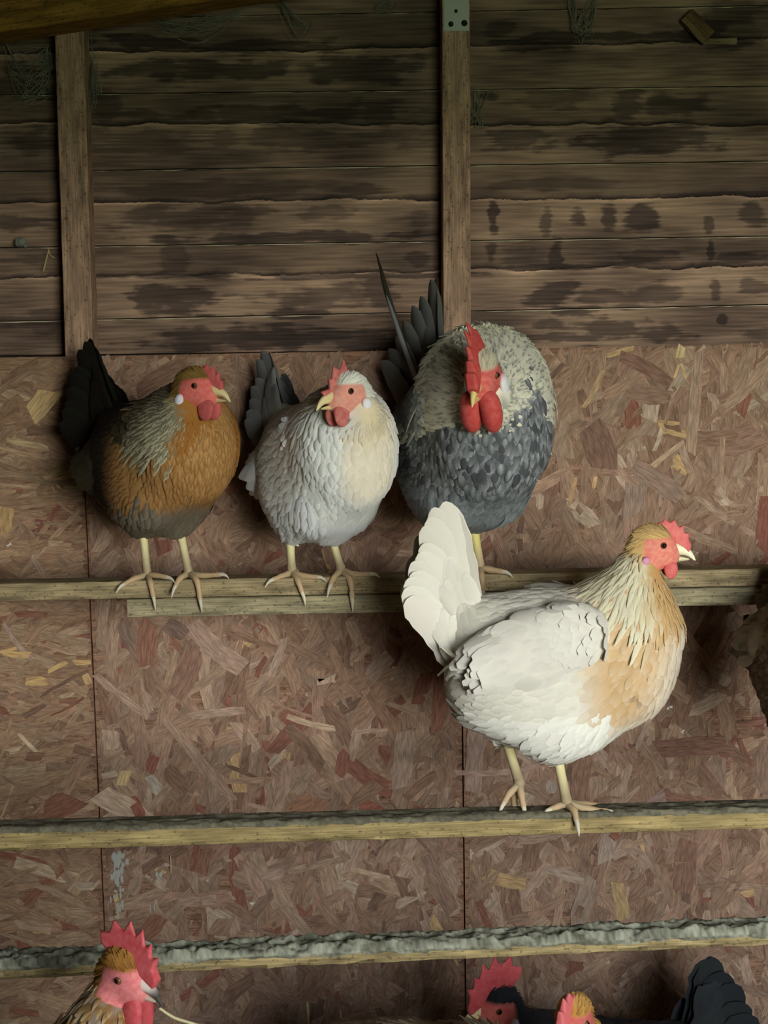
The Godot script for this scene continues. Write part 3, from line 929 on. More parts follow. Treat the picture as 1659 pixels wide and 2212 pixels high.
func seg_t(p: Vector3, a: Vector3, b: Vector3) -> float:
	return clampf((p - a).dot(b - a) / (b - a).length_squared(), 0.0, 1.0)

# builds a whole bird; see the calls below for the keys of d
func bird(d: Dictionary) -> Node3D:
	var kind: String = d.kind
	var sc: float = d.scale
	var r := RandomNumberGenerator.new()
	r.seed = d.get("seed", 5)
	var o := thing(d.name, d.base, d.label, d.category, d.get("group", ""))
	var org: Vector3 = d.base
	# body frame: x forward, y up, z to the bird's right hand side
	var yaw: float = d.yaw      # 0 faces the camera, +90 faces right in the picture
	var fwd := Vector3(sin(yaw), 0, cos(yaw))
	var right := fwd.cross(Vector3.UP)
	var bx := Basis(fwd, Vector3.UP, right) * Basis(Vector3.BACK, d.get("pitch", 0.0))
	var X := Transform3D(bx.scaled_local(Vector3(sc, sc, sc * float(d.get("wide", 1.0)))), d.centre - bx * (Vector3(-0.006, 0.184, 0) * sc))
	var IX := X.affine_inverse()
	# head frame
	var hy: float = d.head_yaw
	var hf := Vector3(sin(hy), 0, cos(hy))
	var hb := Basis(hf, Vector3.UP, hf.cross(Vector3.UP)) * Basis(Vector3.BACK, d.get("head_pitch", 0.0)) * Basis(Vector3.RIGHT, d.get("head_roll", 0.0))
	var hs: float = d.get("head_scale", sc)
	var HX := Transform3D(hb.scaled_local(Vector3.ONE * hs), d.head)
	var hl := IX * (d.head as Vector3)                # head centre in body axes
	var hk := hs / sc
	var hdir: Vector3 = IX.basis.orthonormalized() * hf
	var neck_top := hl - hdir * 0.020 * hk + Vector3(0, -0.024, 0) * hk
	var neck_base: Vector3 = d.get("neck_base", Vector3(0.078, 0.242, 0))
	var nr: float = d.get("neck_r", 0.058)
	# body field
	var tail_dir := Vector3(cos(d.get("tail_angle", 1.9)), sin(d.get("tail_angle", 1.9)), 0.0)
	var tail_root: Vector3 = d.get("tail_root", Vector3(-0.095, 0.222, 0))
	sd_clear(0.048)
	sd_ball(Vector3(-0.006, 0.184, 0), Vector3(0.128, 0.092, 0.082))
	sd_ball(Vector3(0.084, 0.196, 0), Vector3(0.056, 0.086, 0.070))
	sd_ball(Vector3(-0.086, 0.150, 0), Vector3(0.058, 0.056, 0.060))
	sd_ball(Vector3(-0.004, 0.112, 0.033), Vector3(0.056, 0.04, 0.036))
	sd_ball(Vector3(-0.004, 0.112, -0.033), Vector3(0.056, 0.04, 0.036))
	sd_cone(neck_base, neck_top, nr, 0.0245 * hk)
	sd_cone(Vector3(-0.07, 0.205, 0), tail_root + tail_dir * 0.05, 0.062, 0.020)
	for L in d.get("legs", []):
		var l0: Vector3 = IX * (L[0][0] as Vector3); var l1: Vector3 = IX * (L[0][1] as Vector3)
		if l1.y > 0.03: sd_cone(l0 + Vector3(0, 0.03, 0), l0.lerp(l1, 0.75), 0.030, 0.008)
	var lo := Vector3(-0.2, 0.02, -0.12); var hi := Vector3(0.2, 0.36, 0.12)
	lo = lo.min(neck_top - Vector3.ONE * 0.06); hi = hi.max(neck_top + Vector3.ONE * 0.06)
	var body := net(sd, lo, hi, d.get("cell", 0.009))
	var kinds := func(p: Vector3, nn: Vector3) -> String:
		var t := seg_t(p, neck_base, neck_top)
		var c := neck_base.lerp(neck_top, t)
		if t > 0.02 and (p - c).length() < lerpf(nr, 0.0245 * hk, t) * 1.22 + 0.006: return "hackle"
		if (p - neck_base).length() < nr + float(d.get("shawl", 0.022)) and (nn.x < float(d.get("shawl_n", 0.62)) or absf(p.z) > 0.045) and p.y > neck_base.y - 0.055: return "hackle"
		if p.y < float(d.get("thigh_y", 0.130)) and p.x < 0.05 and p.x > -0.15: return "thigh"
		return "body"
	var gb := Geo.new()
	var under := func(p: Vector3, nn: Vector3) -> Color:
		var z: String = kinds.call(p, nn)
		var pc: Array = plumage(kind, z, p, nn, 0.3, r)
		return mixc(pc[0], pc[1], 0.4)
	net_into(gb, body, X, under)
	# head field, on its own finer grid, in head axes
	sd_clear(0.010)
	sd_ball(Vector3(0.0, 0.002, 0), Vector3(0.027, 0.0235, 0.0195))
	sd_ball(Vector3(0.012, -0.009, 0), Vector3(0.021, 0.0165, 0.0145))
	sd_ball(Vector3(0.008, 0.011, 0.011), Vector3(0.011, 0.005, 0.006))
	sd_ball(Vector3(0.008, 0.011, -0.011), Vector3(0.011, 0.005, 0.006))
	var nt_h := HX.affine_inverse() * (X * neck_base.lerp(neck_top, 0.78))
	sd_cone(Vector3(-0.010, -0.006, 0), nt_h, 0.0170, 0.027)
	var skin: Color = d.get("skin", C(190, 84, 78))
	var skin2: Color = d.get("skin2", C(196, 112, 100))
	var is_face := func(p: Vector3) -> float:
		return (0.0 if absf(p.z) > 0.027 else 1.0) * sstep(-0.019, -0.012, p.x) * sstep(0.017, 0.012, p.y - p.x * 0.10) * sstep(-0.034, -0.026, p.y - p.x * 0.3)
	var head := net(sd, Vector3(-0.05, -0.045, -0.035), Vector3(0.05, 0.035, 0.035), 0.0024 if d.get("near", true) else 0.004)
	var hn := FastNoiseLite.new()
	hn.frequency = 160.0
	var hcol := func(p: Vector3, nn: Vector3) -> Color:
		var f: float = is_face.call(p)
		var cr: Color = plumage(kind, "crown", p, nn, 1.0, r)[1]
		return cr.lerp(mixc(skin, skin2, 0.5 + hn.get_noise_3dv(p)), f)
	net_into(gb, head, HX, hcol)
	put("body", gb.mesh(org), M.feather, o)

	# ---- plumage on the body
	var dens: float = d.get("density", 1.0)
	var gp := Geo.new(); var gh := Geo.new()
	var vv: PackedVector3Array = body.v
	var nn_: PackedVector3Array = body.n
	var tt: PackedInt32Array = body.t
	var nt := tt.size() / 3
	var acc := 0.0
	var nbs := X.basis.orthonormalized()
	for k in nt:
		var a := tt[k * 3]; var b := tt[k * 3 + 1]; var c := tt[k * 3 + 2]
		var area := (vv[b] - vv[a]).cross(vv[c] - vv[a]).length() * 0.5
		var pc := (vv[a] + vv[b] + vv[c]) / 3.0
		var zone: String = kinds.call(pc + Vector3(r.randfn(0, 0.004), r.randfn(0, 0.006), 0), nn_[a])
		var per := 30000.0 if zone == "hackle" else 15500.0
		acc += area * per * dens
		while acc > 0.0:
			acc -= r.randf_range(0.7, 1.3)
			var u := r.randf(); var w := r.randf()
			if u + w > 1.0: u = 1.0 - u; w = 1.0 - w
			var p := vv[a] + (vv[b] - vv[a]) * u + (vv[c] - vv[a]) * w
			var nn := (nn_[a] * (1 - u - w) + nn_[b] * u + nn_[c] * w).normalized()
			# skip the face
			var ph := HX.affine_inverse() * (X * p)
			if is_face.call(ph) > 0.3 and ph.x > -0.02: continue
			var t := seg_t(p, neck_base, neck_top)
			# flow of the feathers
			var fl := Vector3(-0.35, -1.0, 0.0).lerp(Vector3(-1.0, -0.22, 0.0), sstep(0.10, -0.02, p.x + maxf(0.0, 0.14 - p.y) * 0.6))
			fl = fl.lerp(Vector3(-1, 0.05, 0), sstep(0.24, 0.28, p.y) * sstep(0.06, 0.0, p.x))
			fl = fl.lerp(tail_dir, sstep(-0.085, -0.13, p.x) * sstep(0.19, 0.25, p.y))
			fl = fl.lerp(Vector3(-0.6, -1.0, 0), sstep(0.14, 0.09, p.y) * 0.6)
			var ln: float; var wd: float; var lift: float; var pt: float
			if zone == "hackle":
				fl = fl.lerp((neck_base - neck_top).normalized(), sstep(0.0, 0.25, t) * 0.9)
				fl += Vector3(-0.12, 0, 0)
				ln = lerpf(0.052, 0.020, t) * r.randf_range(0.8, 1.15) * (1.0 - 0.5 * sstep(0.1, 0.6, nn.x)); wd = lerpf(0.0085, 0.0045, t); lift = 0.003; pt = 0.75
			elif zone == "thigh":
				ln = r.randf_range(0.022, 0.032); wd = 0.013; lift = 0.003; pt = 0.5
			else:
				ln = r.randf_range(0.020, 0.027) * float(d.get("body_len", 1.0)); wd = float(d.get("body_wid", 0.0135)) * r.randf_range(0.85, 1.15); lift = 0.0026; pt = float(d.get("body_point", 0.25))
			fl += Vector3(r.randfn(0, 0.10), r.randfn(0, 0.10), r.randfn(0, 0.10))
			fl = (fl - nn * fl.dot(nn))
			if fl.length() < 0.05: fl = Vector3(0, -1, 0) - nn * (-nn.y)
			fl = fl.normalized()
			var th := 1.0 - clampf(((p - hl).length() - 0.028 * hk) / 0.06, 0.0, 1.0)
			var cols := plumage(kind, zone, p, nn, th, r)
			var gg := gh if zone == "hackle" else gp
			feather(gg, X * (p - fl * ln * 0.25 - nn * 0.0012), (nbs * fl).normalized(), (nbs * nn).normalized(), ln * sc, wd * sc, lift * sc * r.randf_range(0.7, 1.5), 0.0012 * sc, cols[0], cols[1], cols[2], pt)
	var pl := put("plumage", gp.mesh(org), M.feather, o)
	pl.set_meta("kind", "stuff")
	var lobe_xy := Vector2(d.lobe_at.x, d.lobe_at.y) if d.has("lobe_at") else Vector2(-0.0125, -0.0125)
	# ---- short feathers on the crown and round the face join the hackle
	var hv: PackedVector3Array = head.v
	var hnn: PackedVector3Array = head.n
	var ht: PackedInt32Array = head.t
	var hbs := HX.basis.orthonormalized()
	acc = 0.0
	for k in ht.size() / 3:
		var a := ht[k * 3]; var b := ht[k * 3 + 1]; var c := ht[k * 3 + 2]
		var area := (hv[b] - hv[a]).cross(hv[c] - hv[a]).length() * 0.5
		acc += area * 300000.0 * dens
		while acc > 0.0:
			acc -= 1.0
			var p := (hv[a] + hv[b] + hv[c]) / 3.0 + Vector3(r.randf(), r.randf(), r.randf()) * 0.001
			if is_face.call(p) > 0.25 or p.x > 0.024 or (Vector2(p.x, p.y) - lobe_xy).length() < 0.0075: continue
			var nn := hnn[a]
			var fl := Vector3(-1.0, -0.75, 0) + Vector3(r.randfn(0, 0.12), r.randfn(0, 0.12), r.randfn(0, 0.12))
			if p.x > -0.02 and p.y < -0.01: fl = Vector3(-0.4, -1, 0)
			elif p.x > -0.012: fl = Vector3(-1.0, 0.05 + r.randfn(0, 0.05), -0.25 * signf(p.z))
			fl = fl - nn * fl.dot(nn)
			if fl.length() < 0.05: fl = Vector3(0, -1, 0)
			fl = fl.normalized()
			var bt := IX * (HX * p)
			var zone := "crown" if p.y > -0.008 and p.x > -0.03 else "hackle"
			var cols := plumage(kind, zone, bt, IX.basis.orthonormalized() * (hbs * nn), 1.0 - clampf(((bt - hl).length() - 0.028 * hk) / 0.06, 0.0, 1.0), r)
			feather(gh, HX * (p - nn * 0.0006), (hbs * fl).normalized(), (hbs * nn).normalized(), hs * r.randf_range(0.012, 0.021), hs * 0.0050, hs * 0.0022, hs * 0.0004, jit(cols[0] * 0.8, r, 0.3), jit(cols[1], r, 0.2), cols[2], 0.7)
	# loose cape of longer feathers over the shoulders
	var cape: int = d.get("cape", 0)
	for k in cape:
		var ang := r.randf_range(-PI, PI)
		var ax := (neck_top - neck_base).normalized()
		var s0 := ax.cross(Vector3(0, 0, 1)).normalized()
		var s1 := ax.cross(s0)
		var f := r.randf_range(0.0, 0.72)
		var out := (s0 * cos(ang) + s1 * sin(ang)).normalized()
		var p := neck_base.lerp(neck_top, f) + out * (lerpf(nr, 0.0245 * hk, f) + float(d.get("cape_out", 0.006)))
		var ch := HX.affine_inverse() * (X * p)
		if ch.x > 0.0 and absf(ch.z) < 0.034 and ch.y > -0.05: continue
		var front := out.x
		if front > float(d.get("cape_front", 0.55)): continue
		var fl := (-ax * 0.55 + Vector3(-0.15, -0.75, 0) + out * 0.30 + Vector3(r.randfn(0, 0.1), r.randfn(0, 0.1), r.randfn(0, 0.1))).normalized()
		var nn := (out - fl * out.dot(fl)).normalized()
		var cols := plumage(kind, "hackle", p, out, f * 0.6, r)
		feather(gh, X * p, (nbs * fl).normalized(), (nbs * nn).normalized(), sc * r.randf_range(0.045, 0.08), sc * 0.0085, sc * 0.003, sc * 0.016, cols[0], cols[1], cols[2], 0.7)
	var hk_o := put("hackle", gh.mesh(org), M.feather, o)
	hk_o.set_meta("kind", "stuff")
	hk_o.set_meta("label", d.get("hackle_label", "long narrow neck feathers"))

	# ---- wings
	for side in ([-1, 1] if d.get("wings", true) else []):
		sd_clear(0.02)
		var wa: float = d.get("wing_angle", 0.20)
		var rot := Basis(Vector3.BACK, wa)
		var wc: Vector3 = (d.get("wing_at", Vector3(-0.030, 0.205, 0.058)) as Vector3) * Vector3(1, 1, side)
		var wk: float = d.get("wing_size", 0.95)
		sd_ball(wc, Vector3(0.096 * wk, 0.056 * wk, 0.024), rot)
		sd_ball(wc + rot * Vector3(0.05 * wk, 0.004, 0.0), Vector3(0.045, 0.046 * wk, 0.020), rot)
		sd_cone(wc + rot * Vector3(-0.05, 0.0, 0.0), wc + rot * Vector3(-0.088, 0.008, -0.014 * side), 0.026, 0.010)
		var wn := net(sd, wc - Vector3(0.16, 0.10, 0.05), wc + Vector3(0.13, 0.10, 0.05), 0.009)
		var gw := Geo.new()
		var wcol := func(p: Vector3, nn: Vector3) -> Color: return plumage(kind, "wing", p, nn, 0.0, r)[1]
		net_into(gw, wn, X, wcol)
		var wv: PackedVector3Array = wn.v; var wnn: PackedVector3Array = wn.n; var wt: PackedInt32Array = wn.t
		acc = 0.0
		for k in wt.size() / 3:
			var a := wt[k * 3]; var b := wt[k * 3 + 1]; var c := wt[k * 3 + 2]
			acc += (wv[b] - wv[a]).cross(wv[c] - wv[a]).length() * 0.5 * 9000.0 * dens
			while acc > 0.0:
				acc -= r.randf_range(0.7, 1.3)
				var p := (wv[a] + wv[b] + wv[c]) / 3.0 + Vector3(r.randf() - 0.5, r.randf() - 0.5, 0) * 0.006
				var nn := wnn[a]
				if nn.z * side < -0.3: continue
				var lp := rot.inverse() * (p - wc)
				var fl := rot * Vector3(-1.0, -0.10 + lp.y * 2.0, 0) + Vector3(r.randfn(0, 0.06), r.randfn(0, 0.06), 0)
				fl = (fl - nn * fl.dot(nn)).normalized()
				var big := sstep(0.03, -0.05, lp.x)
				var cols := plumage(kind, "wing", p, nn, 0.0, r)
				feather(gw, X * (p - nn * 0.001), (nbs * fl).normalized(), (nbs * nn).normalized(), sc * lerpf(0.024, 0.046, big) * r.randf_range(0.9, 1.1), sc * lerpf(0.017, 0.020, big), sc * 0.0018, sc * 0.0012, cols[0], cols[1], cols[2], 0.15, 0.22)
		# flight feathers along the lower edge
		for k in 7:
			var f := k / 6.0
			var a := wc + rot * Vector3(0.02 - 0.03 * f, -0.030 - 0.006 * f, 0.021 * side)
			var b := wc + rot * Vector3(-0.070 - 0.010 * f, -0.026 + 0.030 * f, 0.006 * side)
			var cols := plumage(kind, "wing", a, Vector3(0, 0, side), 0.0, r)
			blade(gw, X * a, X * b, (nbs * Vector3(0, -0.25, side)).normalized(), sc * 0.024, nbs * Vector3(0, -0.010, 0.004 * side) * sc, cols[0], cols[1], cols[2], 0.4)
		put("wing", gw.mesh(org), M.feather, o)

	# ---- tail
	var tails: Array = d.get("tail", [])
	for f in tails:
		# [root offset x, root y, angle, length, width, splay in z, colour shaft, colour edge]
		var gt := Geo.new()
		var a := tail_root + Vector3(f[0], f[1], f[5] * 0.25)
		var dd := Vector3(cos(f[2]), sin(f[2]), 0)
		var b: Vector3 = a + dd * float(f[3]) + Vector3(0, 0, f[5])
		var fc := Vector3(0.12, 0.0, 1.0 if float(f[5]) >= 0.0 else -1.0).normalized()
		var cv := Vector3(-dd.y, dd.x, 0) * float(f[8] if f.size() > 8 else 0.0)
		blade(gt, X * a, X * b, (nbs * fc).normalized(), sc * float(f[4]), nbs * cv * sc, f[6], f[7], f[7], 0.15)
		put("tail_feather", gt.mesh(org), M.feather, o)

	var gcv := Geo.new()
	for k in (90 if tails.size() else 0):
		var sd_ := -1.0 if k % 2 else 1.0
		var f := r.randf()
		var a := tail_root + tail_dir * lerpf(-0.02, 0.075, f) + Vector3(-tail_dir.y, tail_dir.x, 0) * r.randf_range(-0.022, 0.030) + Vector3(0, 0, sd_ * lerpf(0.030, 0.014, f))
		var fl := (tail_dir + Vector3(-tail_dir.y, tail_dir.x, 0) * r.randfn(0.05, 0.16)).normalized()
		var nn := Vector3(0.1, 0, sd_).normalized()
		var tc: Array = tails[r.randi() % tails.size()] if tails.size() else []
		var cs := plumage(kind, "body", Vector3(-0.1, 0.24, 0), nn, 0.0, r)
		if tc.size(): cs = [mixc(tc[6], cs[0], 0.35), mixc(tc[7], cs[1], 0.35), tc[7]]
		feather(gcv, X * a, (nbs * fl).normalized(), (nbs * (nn - fl * nn.dot(fl))).normalized(), sc * r.randf_range(0.04, 0.06), sc * 0.021, sc * 0.002, sc * 0.006, cs[0], cs[1], cs[2], 0.15, 0.35)
	if tails.size(): put("tail_coverts", gcv.mesh(org), M.feather, o).set_meta("kind", "stuff")

	# ---- head furniture
	var near: bool = d.get("near", true)
	var red: Color = d.get("red", C(160, 70, 72))
	var comb: PackedVector2Array = d.comb
	var lean: float = d.get("comb_lean", 0.0)
	var cf := func(p: Vector3) -> float:
		var q := Vector2(p.x, p.y)
		var best := 1.0e9
		for k in comb.size():
			var s := Geometry2D.get_closest_point_to_segment(q, comb[k], comb[(k + 1) % comb.size()])
			best = minf(best, q.distance_to(s))
		if Geometry2D.is_point_in_polygon(q, comb): best = -best
		var th: float = lerpf(d.get("comb_thick", 0.0040), 0.0016, sstep(0.012, 0.05, p.y))
		var w := Vector2(best + 0.0025, absf(p.z + lean * p.y * p.y) - th + 0.0020)
		return minf(maxf(w.x, w.y), 0.0) + w.max(Vector2.ZERO).length() - 0.0022
	var clo := Vector3(1, 1, 0); var chi := Vector3(-1, -1, 0)
	for q in comb:
		clo = clo.min(Vector3(q.x, q.y, 0)); chi = chi.max(Vector3(q.x, q.y, 0))
	var swing := absf(lean) * chi.y * chi.y + 0.011
	var cn := net(cf, clo - Vector3(0.006, 0.006, swing), chi + Vector3(0.006, 0.006, swing), 0.0017 if near else 0.003)
	var gc := Geo.new()
	var ccol := func(p: Vector3, nn: Vector3) -> Color: return red.lerp(skin2, 0.25 + 0.35 * hn.get_noise_3dv(p * 0.7))
	net_into(gc, cn, HX, ccol)
	var co := put("comb", gc.mesh(org), M.skin, o)
	co.set_meta("label", "red single comb")
	var wz: Vector3 = d.get("wattle", Vector3(0.0115, 0.0130, 0.0036))
	var wp: Vector3 = d.get("wattle_at", Vector3(0.021, -0.027, 0.0105))
	for side in [-1, 1]:
		sd_clear(0.008)
		var c := Vector3(wp.x, wp.y, wp.z * side)
		sd_ball(c, wz)
		sd_ball(c + Vector3(0.0, wz.y * 0.7, -0.002 * side), Vector3(wz.x * 0.8, wz.y * 0.6, wz.z * 0.9))
		var wn := net(sd, c - wz * 1.5 - Vector3.ONE * 0.006, c + wz * 1.6 + Vector3.ONE * 0.008, 0.002 if near else 0.004)
		var gw := Geo.new()
		net_into(gw, wn, HX, ccol)
		put("wattle", gw.mesh(org), M.skin, o)
		# ear lobe
		sd_clear(0.004)
		var ez: Vector3 = d.get("lobe", Vector3(0.0066, 0.0090, 0.0034))
		var ep := Vector3(-0.0125, -0.0135, 0.0220 * side)
		if d.has("lobe_at"): ep = Vector3(d.lobe_at.x, d.lobe_at.y, d.lobe_at.z * side)
		sd_ball(ep, ez, Basis(Vector3.BACK, -0.3))
		wn = net(sd, ep - ez - Vector3.ONE * 0.004, ep + ez + Vector3.ONE * 0.004, 0.0018 if near else 0.003)
		var ge := Geo.new()
		var lob: Color = d.get("lobe_col", C(205, 200, 208))
		var ec := func(p: Vector3, nn: Vector3) -> Color: return lob.lerp(skin, sstep(0.35, 0.75, (p - ep).length() / ez.y - 0.25) * 0.6)
		net_into(ge, wn, HX, ec)
		put("ear_lobe", ge.mesh(org), M.skin, o)
		# eye: orange-brown ball with a dark pupil
		var ey := HX * Vector3(0.0085, 0.0062, 0.0178 * side)
		var et := Geo.new()
		ball(et, ey, 0.0046 * hs, C(96, 62, 40))
		var eo := put("eye", et.mesh(org), M.eye, o)
		et = Geo.new()
		ball(et, ey + (hbs * Vector3(0.06, 0.03, side)).normalized() * 0.0022 * hs, 0.0030 * hs, Color(0.008, 0.007, 0.006))
		put("pupil", et.mesh(org), M.eye, eo)
	# beak
	var horn: Color = d.get("horn", C(206, 190, 140))
	var dark: Color = d.get("horn_tip", horn)
	var gk := Geo.new()
	var bp := smooth_path([Vector3(0.016, -0.001, 0), Vector3(0.030, 0.000, 0), Vector3(0.043, -0.004, 0), Vector3(0.0525, -0.0135, 0)], 4)
	var rad := []; var cl := []; var pts := []
	for k in bp.size():
		var f := float(k) / (bp.size() - 1)
		rad.append(hs * lerpf(0.0105, 0.0009, pow(f, 1.25)))
		cl.append(horn.lerp(dark, sstep(0.45, 0.75, f)))
		pts.append(HX * (bp[k] as Vector3))
	tube(gk, pts, rad, 12, cl, hbs.z, 0.78)
	put("upper_beak", gk.mesh(org), M.horn, o)
	gk = Geo.new()
	bp = smooth_path([Vector3(0.012, -0.0135, 0), Vector3(0.030, -0.0125, 0), Vector3(0.045, -0.0125, 0)], 4)
	rad = []; pts = []
	for k in bp.size():
		var f := float(k) / (bp.size() - 1)
		rad.append(hs * lerpf(0.0066, 0.0010, f))
		pts.append(HX * (bp[k] as Vector3))
	tube(gk, pts, rad, 10, [horn.lerp(C(170, 140, 96), 0.4)], hbs.z, 0.9)
	put("lower_beak", gk.mesh(org), M.horn, o)

	# ---- legs: [shank points, [toe points]...] in the place's axes
	var yel: Color = d.get("leg_col", C(198, 188, 140))
	var dirt := C(148, 132, 104)
	for L in d.get("legs", []):
		var gl := Geo.new()
		var sp := smooth_path(L[0], 5)
		rad = []; cl = []
		for k in sp.size():
			var f := float(k) / (sp.size() - 1)
			rad.append(sc * lerpf(0.0074, 0.0060, f) * (1.0 + 0.25 * sstep(0.85, 1.0, f) + 0.04 * sin(k * 2.4)))
			cl.append(mixc(yel, dirt, sstep(0.62, 0.95, f)))
		tube(gl, sp, rad, 12, cl)
		ball(gl, sp[sp.size() - 1], sc * 0.0076, dirt)
		for k in range(1, L.size()):
			var tp := smooth_path(L[k], 5)
			rad = []; cl = []
			for j in tp.size():
				var f := float(j) / (tp.size() - 1)
				rad.append(sc * lerpf(0.0058, 0.0038, f) * (1.0 + 0.10 * sin(f * 15.0)))
				cl.append(mixc(dirt, C(172, 146, 112), sstep(0.1, 0.6, f)))
			tube(gl, tp, rad, 9, cl)
		var lo_ := put("leg", gl.mesh(org), M.horn, o)
		for k in range(1, L.size()):
			var a: Vector3 = L[k][L[k].size() - 1]; var b: Vector3 = L[k][L[k].size() - 2]
			var dd := (a - b).normalized()
			var gq := Geo.new()
			var q := [a - dd * 0.002, a + dd * 0.006 * sc, a + dd * 0.011 * sc + Vector3(0, -0.0022, 0), a + dd * 0.0155 * sc + Vector3(0, -0.0065, 0)]
			tube(gq, q, [0.0036 * sc, 0.0030 * sc, 0.0020 * sc, 0.0004], 8, [C(176, 162, 138), C(190, 180, 160)])
			put("claw", gq.mesh(org), M.horn, lo_)
	return o

func ball(g: Geo, c: Vector3, r: float, col: Color) -> void:
	var base := g.v.size()
	var n := 12; var m := 8
	for y in m + 1:
		var a := PI * y / m
		for x in n:
			var b := TAU * x / n
			var d := Vector3(sin(a) * cos(b), cos(a), sin(a) * sin(b))
			g.add(c + d * r, d, col)
	for y in m:
		for x in n:
			var p := base + y * n + x; var q := base + y * n + (x + 1) % n
			g.tri(p, q + n, q); g.tri(p, p + n, q + n)

func pv(l: Array) -> PackedVector2Array:
	var o := PackedVector2Array()
	for q in l: o.append(Vector2(q[0], q[1]))
	return o

func path(l: Array) -> Array:
	var o := []
	for q in l: o.append(P(q[0], q[1], q[2]))
	return o

# a fan of tail feathers: n on each side between two angles
func fan(n: int, a0: float, a1: float, l0: float, l1: float, wd: float, splay: float, shaft: Color, edge: Color, r: RandomNumberGenerator, curve := 0.006) -> Array:
	var out := []
	for s in [-1.0, 1.0]:
		for k in n:
			var f := float(k) / maxf(n - 1, 1)
			out.append([-0.012 * f, -0.004 - 0.030 * f, lerpf(a0, a1, f) + r.randf_range(-0.02, 0.02), lerpf(l0, l1, f) * r.randf_range(0.96, 1.04), wd, s * (0.004 + splay * f), jit(shaft, r, 0.06), jit(edge, r, 0.08), curve])
	return out

